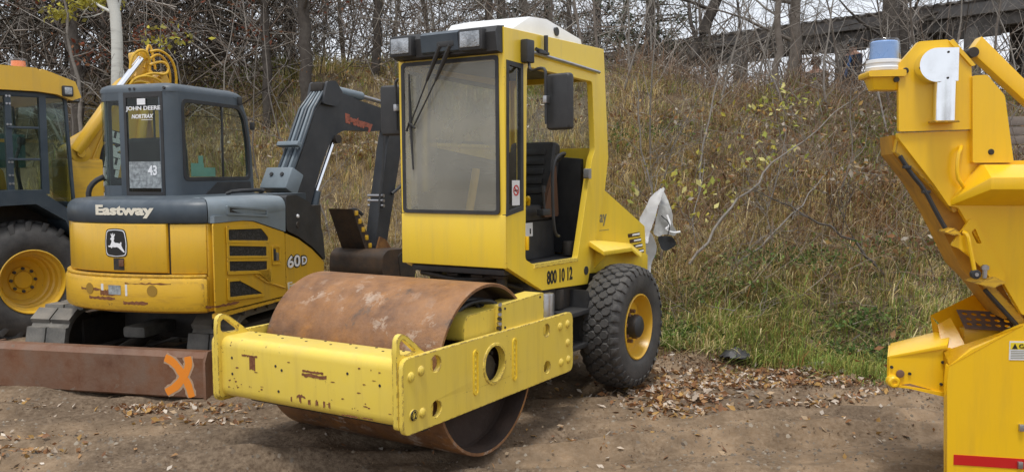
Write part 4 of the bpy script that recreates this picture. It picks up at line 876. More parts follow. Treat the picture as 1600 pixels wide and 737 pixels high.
fo = [(1.0, 1.28), (.6, 1.50), (.25, 1.60), (-.14, 1.60), (-.44, 1.38), (-.52, 1.22), (-.52, 1.05), (-.46, 1.10), (-.40, 1.26), (-.10, 1.45), (.24, 1.44), (.55, 1.34), (.93, 1.15)]
MB().prism(fo, 'y', -.52, .02, bev=.015).build('mudguard', M['cabf'] if False else M['blueg'], BH)
MB().box(-.50, 1.0, -1.75, -.50, 1.0, 1.45, .03).build('cab_base', M['darkm'], BH)
# cab posts, panes, roof
def bpost(p0, p1, w_=.035): return MB().tube([p0, p1], w_, 6).build('cab_post', M['blueg'], BH, 20)
for y in (-.17, -1.73):
    MB().prism([(.05, 1.50), (.05, 2.66), (.11, 2.66), (.11, 1.50)], 'y', y-.03, y+.03, bev=.006).build('cab_post', M['blueg'], BH)
    MB().prism([(-.235, 1.55), (-.235, 2.66), (-.305, 2.66), (-.305, 1.55)], 'y', y-.03, y+.03, bev=.006).build('cab_post', M['blueg'], BH)
    MB().prism([(-.50, 2.62), (-.56, 1.36), (-.585, 1.36), (-.53, 2.62)], 'y', y-.03, y+.02, bev=.006).build('cab_post', M['blueg'], BH)
    MB().prism([(1.2, 1.50), (1.05, 2.66), (1.11, 2.66), (1.26, 1.50)], 'y', y-.03, y+.03, bev=.006).build('cab_post', M['blueg'], BH)
    MB().box(-.235, .05, y-.028, y+.028, 1.53, 1.60, .006).build('cab_rail', M['blueg'], BH); MB().box(-.5, 1.1, y-.028, y+.028, 2.60, 2.66, .006).build('cab_rail', M['blueg'], BH)
    MB().prism([(.05, 1.60), (.05, 2.60), (-.235, 2.60), (-.235, 1.60)], 'y', y-.003, y+.003, bev=0).build('side_window', M['tintd'], BH)
    MB().prism([(-.305, 1.60), (-.305, 2.60), (-.50, 2.60), (-.555, 1.42)], 'y', y-.003, y+.003, bev=0).build('quarter_window', M['tintd'], BH)
    MB().prism([(.11, 1.55), (.11, 2.60), (1.06, 2.60), (1.19, 1.55)], 'y', y-.003, y+.003, bev=0).build('door_window', M['tintd'], BH)
for z in (2.27, 1.93): MB().box(-.22, .10, -.15, -.128, z-.012, z+.012, .004).build('window_bar', M['blueg'], BH)
for z in (2.60, 2.52, 1.76, 1.67, 2.30, 1.90):
    for x in (.095, .065): MB().cyl((x, -.14, z), (x, -.128, z), .012, seg=8).build('hinge_bolt', M['steel'], BH)
MB().box(-.56, -.52, -1.7, -.2, 1.40, 1.46, .006).build('rear_rail', M['blueg'], BH)
MB().prism([(-1.70, 1.46), (-.2, 1.46), (-.2, 2.60), (-1.70, 2.60)], 'x', -.545, -.539, bev=0).build('rear_window', M['tintd'], BH)
MB().prism([(1.5, 2.70), (1.5, 2.86), (1.2, 2.93), (-.20, 2.91), (-.23, 2.885), (-.26, 2.905), (-.60, 2.79), (-.66, 2.62), (-.56, 2.58), (-.40, 2.64), (-.20, 2.66), (1.4, 2.66)], 'y', -1.82, -.07, bev=.02).build('cab_roof', M['amber'], BH)
for (x, y, z) in ((-.50, -.075, 2.68), (-.60, -.16, 2.62)):
    lm = MB().box(x-.07, x+.05, y-.02, y+.03, z-.06, z+.06, .02).build('work_lamp', M['black'], BH)
    MB().box(x-.05, x+.03, y+.028, y+.04, z-.04, z+.04, .01).build('lamp_lens', M['lens'], lm)
bx, by, bz = -.17, -.50, 2.895
be = MB().lathe([(0, bz+.0), (.11, bz+.0), (.115, bz+.02), (.10, bz+.035)], (bx, by, 0), 'z', 28).build('beacon', M['white'], BH)
MB().lathe([(.078, bz+.03), (.072, bz+.12), (.0, bz+.125)], (bx, by, 0), 'z', 28).build('beacon_lens', M['amberl'], be)
MB().lathe([(.102, bz+.03), (.095, bz+.13), (.075, bz+.15), (0, bz+.152)], (bx, by, 0), 'z', 28).build('beacon_dome', M['clear'], be)
MB().box(-.1, .38, -1.2, -.7, 1.45, 1.60, .05).build('seat_cushion', M['seat'], BH); MB().box(.0, .12, -1.2, -.7, 1.55, 2.15, .05).build('seat_back', M['seat'], BH)
MB().prism(roundpoly([(-.30, 1.48), (.05, 1.48), (.10, 1.72), (-.05, 1.88), (-.25, 1.84)], .06), 'y', -1.6, -1.35, bev=.03).build('yellow_console', M['amber'], BH)
MB().tube([(-.20, -.60, 1.5), (-.10, -.55, 1.9), (-.16, -.5, 2.12)], .018, 8, 1).build('control_lever', M['black'], BH); MB().cyl((-.16, -.5, 2.10), (-.17, -.5, 2.18), .045, seg=12, bev=.02).build('lever_knob', M['black'], BH)
tl = MB().box(-.62, .9, -1.69, -1.66, 1.85, 2.26, .01).build('far_panel', mat('teal_panel', (.06, .17, .20), .5), BH)
place_text(text_mesh('DEERE', .2, .001, .006, width=.85, height=.15), (.55, -1.655, 1.90), (-1, 0, 0), (0, 0, 1), 'panel_lettering', M['inkw'], BH)
MB().box(-.45, .3, -1.657, -1.653, 2.16, 2.20, 0).build('panel_stripe', M['amber'], BH)
# hoe boom folded up behind
bo_ = MB(); A = [(-.82, 1.95), (-.93, 2.20), (-1.10, 2.30), (-1.33, 2.60), (-1.50, 2.90), (-1.62, 3.0), (-1.85, 2.95), (-1.88, 2.85), (-1.80, 2.6), (-1.62, 1.9), (-1.42, 1.2), (-1.3, .8), (-.95, .8), (-.90, 1.5)]
bo_.prism(roundpoly(A, .05), 'y', -1.16, -.86, bev=.015); hb = bo_.build('hoe_boom', M['amber'], BH)
MB().cyl((-.88, -.84, 2.02), (-1.36, -.84, 2.68), .085, seg=20, bev=.02).build('boom_cylinder', M['amber'], BH)
MB().cyl((-1.30, -.84, 2.62), (-1.42, -.84, 2.78), .075, .05, seg=20).build('cylinder_gland', M['amber'], BH)
MB().cyl((-1.42, -.84, 2.80), (-1.74, -.84, 3.21), .045, seg=16).build('cylinder_rod', M['chrome'], BH)
MB().cyl((-.93, -.80, 2.02), (-.93, -1.2, 2.02), .12, seg=22, bev=.01).build('pivot_boss', M['amber'], BH); MB().cyl((-.93, -.79, 2.02), (-.93, -.77, 2.02), .055, seg=16).build('pivot_pin', M['amberw'], BH)
MB().tube([(-1.0, -.85, 1.1), (-1.02, -.85, 1.6), (-1.05, -.85, 1.85), (-1.2, -.85, 2.2), (-1.3, -.85, 2.35)], .015, 8, 1).build('steel_pipe', M['amber'], BH)
MB().box(-1.20, -.75, -1.25, -.80, .55, 1.95, .04).build('swing_frame', M['amberw'], BH)
MB().prism(roundpoly([(-1.90, 2.95), (-2.08, 3.10), (-2.18, 2.80), (-2.24, 1.8), (-2.15, .9), (-1.95, .9), (-1.93, 1.9), (-1.84, 2.6)], .05), 'y', -1.13, -.89, bev=.015).build('dipper_arm', M['amber'], BH)
MB().cyl((-1.62, -.84, 1.7), (-1.80, -.84, 2.9), .06, seg=16, bev=.01).build('dipper_cylinder', M['amber'], BH)
mb = MB()
mb.prism(roundpoly([(-1.66, 2.85), (-1.72, 3.15), (-1.70, 3.30), (-1.86, 3.34), (-1.90, 3.05), (-1.95, 2.85)], .03), 'y', -1.12, -.90, bev=.012); mb.cyl((-1.79, -.88, 3.26), (-1.79, -1.15, 3.26), .06, seg=18, bev=.008)
mb.build('linkage_head', M['amber'], BH)
loops = [[(-1.60, -.84, 2.88), (-1.58, -.83, 3.12), (-1.64, -.82, 3.28), (-1.78, -.82, 3.33), (-1.86, -.84, 3.2), (-1.84, -.86, 3.0)],
 [(-1.84, -.80, 3.30), (-1.96, -.80, 3.34), (-2.12, -.82, 3.26), (-2.20, -.84, 3.08), (-2.20, -.86, 2.85)],
 [(-1.86, -.86, 3.22), (-1.98, -.86, 3.30), (-2.10, -.88, 3.20), (-2.15, -.9, 3.04), (-2.14, -.92, 2.85)],
 [(-1.70, -.80, 2.98), (-1.86, -.79, 3.04), (-2.02, -.78, 3.02), (-2.08, -.79, 3.10), (-2.03, -.8, 3.19), (-1.93, -.81, 3.18), (-1.84, -.83, 3.14)],
 [(-1.52, -.82, 2.80), (-1.62, -.80, 2.96), (-1.78, -.79, 3.0), (-1.95, -.8, 2.96), (-2.06, -.82, 2.84)],
 [(-1.48, -.84, 2.78), (-1.58, -.82, 2.90), (-1.74, -.80, 2.93), (-1.9, -.82, 2.86)],
 [(-1.80, -.9, 3.1), (-1.88, -.95, 3.40), (-1.93, -.96, 3.40), (-1.96, -.92, 3.1)]]
for k, P_ in enumerate(loops): MB().tube(P_, .017, 8, 2).build('hydraulic_hose', M['amber'], BH)
for p in ((-1.72, 3.2), (-1.84, 3.05), (-1.98, 3.0)): MB().cyl((p[0], -.85, p[1]), (p[0], -.80, p[1]), .026, seg=6, bev=.003).build('hose_union', M['amberw'], BH)
me = text_mesh('DEERE', .3, .002, .012, width=.82, height=.20)
me2 = text_mesh('DEERE', .3, .001, .03, width=.86, height=.245)
for m_, mt, yy in ((me2, M['ink'], -.855), (me, M['inkw'], -.851)):
    place_text(m_, (-1.30 if mt is M['ink'] else -1.325, yy, 1.44 if mt is M['ink'] else 1.46), (-.24, 0, .97), (.97, 0, .24), 'boom_lettering', mt, BH)
# ------------------------------------------------------------ truck-mounted machine at the right edge
MC = thing('road_maintenance_machine', 'bright yellow machine with blue and clear beacon and chrome exhaust, cut by the right edge', 'machine', (2.27, 4.7, 0), -6)
oy = M['orange']
def pr(pts, a, c, name, m=oy, bev=.006, holes=(), par=MC): return MB().prism(pts, 'y', a, c, holes=holes, bev=bev).build(name, m, par)
tw = roundpoly([(-.246, 1.955), (-.256, 2.302), (-.158, 2.418), (-.012, 2.425), (.108, 2.285), (.12, 1.963)], .012)
pr(tw, 0, .03, 'exhaust_guard')
pr([(-.235, 1.97), (-.245, 2.29), (-.15, 2.40), (-.01, 2.405), (.10, 2.27), (.11, 1.975)], .03, .42, 'tower_body')
MB().prism(roundpoly([(-.01, 2.415), (.105, 2.285), (.125, 2.29), (.01, 2.425)], .004), 'y', -.012, .30, bev=.003).build('guard_lip', oy, MC)
# chute front
ch = roundpoly([(-.244, 1.949), (-.243, 1.925), (-.054, 1.679), (.022, 1.567), (.071, 1.556), (.406, .995), (.60, .97), (.60, 1.80), (.135, 1.80), (.121, 1.957)], .006)
pr(ch, .02, .06, 'chute_front')
pr([(-.262, 1.94), (-.235, 1.94), (.08, 1.556), (.41, .985), (.34, .955), (.20, 1.14), (.115, 1.225), (-.024, 1.50), (-.125, 1.673), (-.255, 1.84)], .10, .46, 'chute_wall', mat('shaded_inner_yellow', (.62, .31, .02), .55, var=[((.22, .11, .03), 2, .8)], chips=(RUST, 12, .62, 2)))  # browner yellow puts the inner wall's shade into its colour, plus rust chips
pr([(-.245, 1.85), (-.235, 1.92), (.085, 1.545), (.06, 1.53), (-.05, 1.66)], .05, .12, 'chute_lip', M['amberw'], .004)
MB().tube([(-.225, .04, 1.83), (-.17, .035, 1.74), (-.10, .03, 1.655), (-.03, .03, 1.52), (.01, .03, 1.45)], .012, 8, 1).build('cable', M['black'], MC)
for p in ((-.19, 1.77), (-.09, 1.64)): MB().box(p[0]-.02, p[0]+.02, .02, .05, p[1]-.008, p[1]+.008, .003).build('cable_clip', M['black'], MC)
# right plate and ledge
pr(roundpoly([(.120, 1.79), (.107, 2.236), (.178, 2.240), (.268, 2.132), (.322, 1.79)], .012), -.02, .05, 'hopper_side')
mb = MB(); mb.hull([(.16, -.06, 1.780), (.60, -.06, 1.775), (.60, -.19, 1.715), (.145, -.19, 1.715), (.145, -.19, 1.655), (.60, -.19, 1.655), (.60, .02, 1.562), (.03, .02, 1.567), (.60, .02, 1.78), (.16, .02, 1.78), (.03, .02, 1.60)], .004); mb.build('side_ledge', oy, MC)
MB().tube([(.075, .02, 1.875), (.055, -.03, 1.86), (.04, -.035, 1.83), (.037, -.035, 1.72), (.075, -.03, 1.665), (.095, .02, 1.655)], .010, 8, 1).build('grab_handle', oy, MC)
for (x, z, yy) in ((.209, 1.845, -.02), (-.218, 2.27, 0)): MB().lathe([(0, yy-.006), (.012, yy-.006), (.016, yy)], (x, 0, z), 'y', 16).build('bolt', M['darkm'], MC)
# rusted opening bracket on the chute edge
pr(roundpoly([(.03, 1.36), (.125, 1.50), (.155, 1.49), (.31, 1.20), (.30, 1.16), (.07, 1.345)], .012), .0, .018, 'crank_bracket', oy, .003, [circ(.088, 1.425, .013, 14), roundpoly([(.13, 1.43), (.15, 1.45), (.185, 1.37), (.16, 1.37)], .008)])
pr([(.10, 1.33), (.16, 1.34), (.26, 1.20), (.23, 1.19), (.19, 1.24)], -.004, .014, 'torn_edge_plate', oy, .003)
MB().tube([(.088, -.01, 1.43), (.10, -.035, 1.42), (.112, -.035, 1.36), (.138, -.035, 1.235)], .011, 8, 1).build('crank_arm', oy, MC)
MB().cyl((.142, -.055, 1.213), (.142, -.02, 1.213), .024, seg=20, bev=.004).build('crank_knob', M['black'], MC); MB().cyl((.142, -.060, 1.213), (.142, -.054, 1.213), .010, seg=14).build('knob_bolt', M['steel'], MC)
pr([(.0, 1.43), (.04, 1.45), (.07, 1.42), (.03, 1.415)], -.03, .12, 'small_shelf', M['amberw'], .004)
pr(roundpoly([(.145, 1.165), (.24, 1.20), (.30, 1.17), (.24, 1.14)], .006), -.03, .12, 'bracket_shelf', M['amberw'], .004)
MB().cyl((.20, -.01, 1.19), (.20, -.01, 1.26), .012, seg=8).build('bracket_bolt', M['steel'], MC); MB().cyl((.20, -.01, 1.235), (.20, -.01, 1.255), .02, seg=6).build('bracket_nut', M['steel'], MC)
pr([(.19, 1.15), (.245, 1.15), (.45, .93), (.42, .90), (.36, .935)], .07, .35, 'inclined_guide', M['amberw'], .005)
MB().tube([(.23, .06, 1.12), (.40, .06, .93)], .012, 8).build('guide_rod', M['darkm'], MC)
# base
pr(roundpoly([(.038, .722), (.155, .812), (.407, .941), (.62, 1.0), (.62, -.05), (.05, -.05), (.045, .10), (.031, .622)], .008), 0, .05, 'base_front')
MB().hull([(.05, .052, -.05), (.60, .052, -.05), (.60, .052, .95), (.40, .052, .93), (.05, .052, .72), (.05, .9, -.05), (.60, .9, -.05), (.60, .9, .80), (.05, .9, .68)], .004).build('base_body', oy, MC)
def plate(pts, name, m=oy, t=.010, par=MC, bend=None):
    b_ = bmesh.new(); f = b_.faces.new([b_.verts.new(p) for p in pts]); bmesh.ops.triangulate(b_, faces=b_.faces[:]) if len(pts) > 3 and False else None
    r_ = bmesh.ops.solidify(b_, geom=b_.faces[:], thickness=t); mb_ = MB(); mb_.bev(b_, .002, 1, 40); return mb_.merge(b_).build(name, m, par)
# chamfered rim of the base, flap strip, hopper walls
plate([(.040, -.002, .722), (.402, -.002, .942), (.430, .10, .922), (.154, .10, .817), (.043, .10, .781)], 'corner_plate')
plate([(.040, .0, .722), (.043, .10, .781), (.050, .10, .528), (.036, .02, .45)], 'corner_plate')
plate([(.036, .02, .45), (.050, .10, .528), (.085, .14, .10), (.044, .02, .05)], 'corner_plate')
plate([(.154, .10, .817), (.043, .10, .781), (.052, .22, .905), (.119, .22, .943)], 'hopper_flap')
plate([(.034, .28, .945), (.401, .50, 1.062), (.60, .50, .87), (.20, .26, .79)], 'hopper_back')
plate([(.034, .28, .945), (.052, .22, .905), (.087, .22, .757), (.06, .28, .78)], 'hopper_edge')
MB().hull([(.12, .115, .80), (.42, .115, .90), (.16, .42, .72), (.50, .42, .80), (.12, .115, .66), (.50, .42, .66), (.42, .115, .66)], .004).build('hopper_floor', M['amberw'], MC)
pf = [(.0, .0), (.27, .0), (.27, .11), (.0, .11)]
hs_ = [circ(.035+.05*i+.01*(j % 2), .028+.03*j, .016, 10, .009) for i in range(5) for j in range(3)]
mb = MB(T=Matrix.Translation((.19, .20, .885)) @ Matrix.Rotation(rad(3), 4, 'Y') @ Matrix.Rotation(rad(30), 4, 'X') @ Matrix.Scale(1.5, 4, (0, 1, 0)))
mb.prism(pf, 'z', 0, .004, holes=hs_, bev=0); mb.build('perforated_step', mat('rusty_grating', (.07, .05, .04), .7, var=((.16, .08, .04), 12, .8)), MC)
MB().box(.20, .44, .24, .44, .78, .875, .01).build('step_support', M['amber'], MC)
# arm to the left
pr(roundpoly([(-.31, .615), (-.31, .745), (.02, .80), (.04, .535), (-.19, .60), (-.255, .59)], .006), .10, .13, 'side_arm', oy, .004)
MB().hull([(-.30, .10, .75), (-.30, .30, .782), (.03, .25, .885), (.0, .08, .82), (-.30, .10, .735), (-.30, .30, .768), (.03, .25, .865), (.0, .08, .80)], .003).build('arm_flange', oy, MC)
MB().hull([(-.31, .10, .61), (-.31, .28, .61), (-.31, .28, .775), (-.31, .10, .745), (-.30, .10, .61), (-.30, .28, .61), (-.30, .28, .775), (-.30, .10, .745)], .002).build('arm_end', oy, MC)
pr(roundpoly([(-.29, .585), (-.29, .60), (.03, .55), (.03, .525), (-.19, .575)], .003), .085, .20, 'arm_lower_flange', oy, .003)
MB().lathe([(0, .06), (.012, .06), (.014, .052), (.024, .052), (.032, .062), (.034, .10)], (-.275, 0, .615), 'y', 24).build('hinge_eye', oy, MC)
MB().cyl((-.235, .085, .655), (-.235, .10, .655), .022, seg=14, bev=.006).build('stained_boss', M['blade'], MC)
for p in ((-.185, .655), (-.28, .69), (-.015, .72), (-.02, .60)): MB().cyl((p[0], .090, p[1]), (p[0], .102, p[1]), .008, seg=12).build('bolt_hole', M['darkm'], MC)
# beacon
bk = MB(); bk.prism(roundpoly([(-.408, 2.24), (-.408, 2.272), (-.22, 2.275), (-.22, 2.24)], .012), 'y', -.02, .18, bev=.005); bk.hull([(-.385, -.0, 2.24), (-.23, -.0, 2.24), (-.23, .16, 2.24), (-.385, .16, 2.24), (-.370, .02, 2.175), (-.23, .02, 2.172), (-.23, .12, 2.172), (-.37, .12, 2.175)], .004)
bk.build('beacon_bracket', M['orange'], MC)
cx, cy = -.305, .08
be = MB().lathe([(0, 2.276), (.092, 2.276), (.094, 2.292), (.088, 2.298), (.088, 2.312), (.091, 2.316), (.088, 2.332), (.08, 2.335)], (cx, cy, 0), 'z', 40).build('beacon', M['white'], MC)
MB().lathe([(.074, 2.33), (.070, 2.425), (.064, 2.432), (0, 2.432)], (cx, cy, 0), 'z', 32).build('beacon_lens', M['bluelens'], be)
MB().lathe([(.084, 2.334), (.076, 2.43), (.066, 2.444), (.0, 2.449)], (cx, cy, 0), 'z', 40).build('beacon_dome', M['clear'], be)
MB().cyl((-.265, .01, 2.225), (-.265, -.012, 2.225), .014, seg=14).build('cable_gland', M['darkm'], MC)
# chrome exhaust cover
half = [(.012, 2.205), (.012, 2.372)]+[(-.09+.088*math.cos(rad(a)), 2.287+.086*math.sin(rad(a))) for a in range(90, 271, 12)]+[(-.085, 2.203)]
pr(half, -.09, 0, 'exhaust_cover', M['chrome'], .014)
mb = MB(); mb.cyl((-.036, -.045, 2.005), (-.036, -.045, 2.21), .054, seg=40); mb.build('exhaust_pipe', M['chrome'], MC)
MB().box(-.10, .022, -.10, 0, 1.996, 2.006, .003).build('exhaust_foot', M['amberw'], MC)
for p in ((-.04, 2.35), (-.04, 2.22)): MB().cyl((p[0], -.094, p[1]), (p[0], -.089, p[1]), .006, seg=8).build('cover_screw', M['darkm'], MC)
# strut beyond
mb = MB(); mb.hull([(.40, .78, 2.455), (.46, .78, 2.545), (.96, .78, 2.03), (.96, .78, 1.93), (.40, .88, 2.455), (.46, .88, 2.545), (.96, .88, 2.03), (.96, .88, 1.93)], .006); mb.build('support_strut', oy, MC)
MB().cyl((.41, .76, 2.45), (.41, .9, 2.45), .03, seg=14).build('strut_pin', M['darkm'], MC)
MB().box(.42, .75, .05, .85, .9, 1.75, .02).build('rear_housing', oy, MC)
# decals
pr([(.337, .758), (.50, .758), (.50, .858), (.337, .858)], -.003, 0, 'caution_decal', M['white'], 0)
pr([(.342, .815), (.50, .815), (.50, .850), (.342, .850)], -.0045, -.003, 'caution_band', mat('safety_yellow', (.80, .62, .02), .5), 0)
pr([(.350, .818), (.378, .818), (.364, .846)], -.006, -.0045, 'warning_triangle', M['ink'], 0)
place_text(text_mesh('CAUTION', .05, .001, .0015, width=.14, height=.022), (.384, -.006, .822), (1, 0, 0), (0, 0, 1), 'caution_lettering', M['ink'], MC)
for k in range(5): pr([(.345, .803-.009*k), (.46, .803-.009*k), (.46, .806-.009*k), (.345, .806-.009*k)], -.004, -.003, 'caution_print', M['greyl'], 0)
pr([(.074, .19), (.55, .17), (.55, .225), (.074, .245)], -.003, 0, 'reflective_tape', M['red'], 0)
for z in (.20, .40): MB().box(.395, .42, -.02, .0, z-.018, z+.018, .004).build('hinge', M['steel'], MC)
SH = Matrix(((1, .33, 0, 0), (0, 1, 0, 0), (0, 0, 1, 0), (0, 0, 0, 1)))     # these walls run back at a slant, away from the yard
for o in MC.children:
    if o.name.split('.')[0] in ('tower_body', 'side_arm', 'arm_flange', 'arm_end', 'arm_lower_flange', 'base_body', 'rear_housing', 'inclined_guide'): o.data.transform(SH)
    if o.name.startswith('chute_wall'): o.data.transform(Matrix(((1, .12, 0, 0), (0, 1, 0, 0), (0, 0, 1, 0), (0, 0, 0, 1))))
    if o.name.split('.')[0] in ('side_arm', 'arm_flange', 'arm_end', 'arm_lower_flange', 'hinge_eye', 'stained_boss', 'bolt_hole'): o.data.transform(Matrix.Translation((.03 if 'arm' in o.name else .055, 0, 0)))
# ------------------------------------------------------------ crumpled car panels behind the roller
def crumple(name, label, poly, depth, D, seed, thk=.006, m=M['whitec'], group=None, jag=.03):
    # a bent sheet with its own folds, standing on the slope
    X_ = [p[0] for p in poly]; Z_ = [p[1] for p in poly]; b = bmesh.new(); x0, x1, z0, z1 = min(X_), max(X_), min(Z_), max(Z_); n = 64; poly = [tuple(v) for v in roundpoly(poly, .05)]
    def inside(x, z):
        c = False; L = len(poly)
        for i in range(L):
            (xa, za), (xb, zb) = poly[i], poly[i-1]
            if (za > z) != (zb > z) and x < (xb-xa)*(z-za)/(zb-za)+xa: c = not c
        return c
    vd = {}
    def vv(i, j):
        if (i, j) not in vd:
            x, z = x0+(x1-x0)*i/n, z0+(z1-z0)*j/n*1.0
            q = mnoise.noise(Vector((x*3, z*3, seed))); q2 = mnoise.noise(Vector((x*9, z*9, seed+5)))
            vd[i, j] = b.verts.new((x+q2*jag*.5, depth*((x-x0)/(x1-x0+.01))+abs(q)*.12+q2*.02+.75*(z-z0)+.04*math.sin((z-z0)*9+seed), z+q*jag*.5))
        return vd[i, j]
    for i in range(n):
        for j in range(n):
            if inside(x0+(x1-x0)*(i+.5)/n, z0+(z1-z0)*(j+.5)/n): b.faces.new((vv(i, j), vv(i+1, j), vv(i+1, j+1), vv(i, j+1)))
    bmesh.ops.solidify(b, geom=b.faces[:], thickness=thk)
    return MB().merge(b)
CP = thing('crumpled_car_panel', 'crumpled white car body panel lying on the slope behind the roller wheel', 'car panel', (1.40, 9.0, 0), 0)
crumple('', '', [(.212, 1.582), (.169, 1.575), (.052, 1.495), (-.045, 1.331), (-.089, 1.24), (-.052, 1.159), (-.049, 1.025), (-.01, 1.025), (.009, 1.123), (.061, 1.226), (.104, 1.362), (.163, 1.485)], -.10, 9, 1, jag=.0).build('fender_skin', M['whitec'], CP, 50)
lo = crumple('', '', [(.016, 1.142), (.09, 1.089), (.126, 1.017), (.144, .955), (.121, .88), (.069, .822), (.04, .744), (.037, .665), (-.022, .715), (-.048, .836), (-.049, 1.025)], .22, 9, 7, jag=.01).build('torn_flap', M['whitec'], CP, 50)
crumple('', '', [(.23, 1.538), (.267, 1.448), (.287, 1.328), (.292, 1.179), (.334, 1.12), (.292, 1.081), (.203, 1.121), (.113, 1.089), (.042, 1.116), (.125, 1.362), (.201, 1.51)], .25, 9, 3, jag=.03).build('inner_panel', mat('dull_grey_metal', (.72, .72, .70), .5, metal=0., var=((.2, .19, .17), 6, .7)), CP, 50)
crumple('', '', [(.094, 1.076), (.276, 1.075), (.302, .99), (.192, .919), (.133, .946)], .1, 9, 9).build('torn_liner', M['black'], CP, 50)
MB().tube([(.20, .16, 1.30), (.23, .10, 1.20), (.16, .08, 1.16), (.25, .1, 1.12), (.33, .14, 1.13)], .012, 8, 2).build('bent_bracket', M['whitec'], CP)
MB().tube([(.13, .1, 1.30), (.22, .05, 1.22), (.19, .06, 1.1)], .006, 6, 2).build('loose_wire', M['black'], CP)
CP.location = (1.40, 9.1, 0)
# dark rubber scrap at the grass edge
b = bmesh.new(); n = 12; gr = []
for i in range(n+1):
    for j in range(n+1):
        u, v = i/n-.5, j/n-.5; k = 1-.35*max(0, abs(u)+abs(v)-.6); gr.append(b.verts.new((u*.30*k, v*.20*k, .01+.07*max(0, 1-4*(u*u+v*v))+.03*mnoise.noise(Vector((u*6, v*6, 3))))))
for i in range(n):
    for j in range(n):
        u, v = (i+.5)/n-.5, (j+.5)/n-.5
        if abs(u)+abs(v)*.8 < .62: b.faces.new((gr[i*(n+1)+j], gr[(i+1)*(n+1)+j], gr[(i+1)*(n+1)+j+1], gr[i*(n+1)+j+1]))
bmesh.ops.delete(b, geom=[v for v in b.verts if not v.link_faces], context='VERTS')
bmesh.ops.solidify(b, geom=b.faces[:], thickness=.012)
o = MB().merge(b).build('rubber_scrap', M['black'], None, 50); o.location = (2.06, 8.22, gz(2.06, 8.22)+.05); tag(o, 'crumpled dark rubber scrap lying at the edge of the grass right of the roller', 'rubber scrap')
# ------------------------------------------------------------ timber canopy on the ridge
CA = thing('timber_canopy', 'long weathered timber canopy with corrugated tin roof behind the trees on the ridge', 'canopy', (3.56, 23.8, 0), math.degrees(math.atan2(-6.7, 6.2)))
LN = 11.5
b = bmesh.new(); nn_ = int(LN/.05); rows = []
for j, (yy, zz) in enumerate(((-.12, 5.02), (1.4, 5.22), (3.0, 5.42))):
    rows.append([b.verts.new((-1.5+i*.05+0, yy, zz+.028*math.sin(i*.05*2*math.pi/.24))) for i in range(nn_+30)])
for j in range(2):
    for i in range(len(rows[0])-1): b.faces.new((rows[j][i], rows[j][i+1], rows[j+1][i+1], rows[j+1][i]))
bmesh.ops.solidify(b, geom=b.faces[:], thickness=.004)
MB().merge(b).build('tin_sheet', M['tin'], CA, 60)
MB().box(-1.5, LN, -.05, .04, 4.74, 4.97, .01).build('fascia_board', M['tin'], CA)
MB().box(-1.5, LN, .06, .22, 4.50, 4.72, .01).build('girder', M['woodd'], CA); MB().box(-1.5, LN, 2.6, 2.75, 4.7, 5.2, .01).build('girder', M['woodd'], CA)
for k in range(12): MB().box(-1.2+k*1.1, -1.1+k*1.1, .05, 2.9, 4.86, 4.98, .008).build('rafter', M['woodd'], CA)
for x in (.2, 2.75, 5.35, 8.05, 10.6):
    for y in (.14, 2.65): MB().box(x-.13, x+.13, y-.12, y+.12, 2.2, 4.52 if y < 1 else 4.8, .012).build('post', M['woodd'], CA)
    MB().box(x-.5, x+.5, .07, .21, 4.32, 4.50, .01).build('corbel', M['woodd'], CA)
# plank fence at the right edge
PF = thing('plank_fence', 'weathered horizontal plank fence glimpsed behind the bright yellow machine at the right', 'fence', (6.0, 11.0, 0), -4)
pm = MB().box(0, 2.6, -.02, .02, 0, .108, .006).mesh(); pm.name = 'plank'; pm.materials.append(M['wood'])
for k in range(11):
    o = link('plank', pm, None, PF); o.location = (random.uniform(-.01, .01), random.uniform(-.006, .006), 1.12+k*.115); o.rotation_euler = (0, rad(random.uniform(-.3, .3)), 0)
for x in (.5, 1.6, 2.4): MB().box(x-.06, x+.06, .03, .13, .8, 2.3, .008).build('post', M['woodd'], PF)
for x in (.24, .45): MB().cyl((x, -.028, 2.32), (x, -.02, 2.32), .014, seg=8).build('bolt', M['darkm'], PF)
# ------------------------------------------------------------ vegetation
def quat_frames(d):
    d = d/np.linalg.norm(d, axis=1, keepdims=True); a = np.where(np.abs(d[:, 2:3]) > .9, [[1., 0, 0]], [[0, 0, 1.]]); n = np.cross(d, a); n /= np.linalg.norm(n, axis=1, keepdims=True); return d, n, np.cross(d, n)
class Branches:
    def __init__(s): s.V = []; s.F = []; s.n = 0
    def tube(s, P, R, k):
        P = np.array(P); R = np.array(R); d = np.gradient(P, axis=0); d, n, b = quat_frames(d+1e-9)
        a = np.arange(k)*2*np.pi/k; ring = P[:, None]+R[:, None, None]*(n[:, None]*np.cos(a)[None, :, None]+b[:, None]*np.sin(a)[None, :, None])
        s.V.append(ring.reshape(-1, 3)); m = len(P); i = np.arange(m-1)[:, None]*k+np.arange(k)[None]; j = np.arange(m-1)[:, None]*k+(np.arange(k)[None]+1) % k
        s.F.append(np.stack([i, j, j+k, i+k], -1).reshape(-1, 4)+s.n); s.n += m*k
    def mesh(s, name, m, smooth=True):
        me = np_mesh(name, np.concatenate(s.V), np.concatenate(s.F), None, smooth); me.materials.append(m); return me
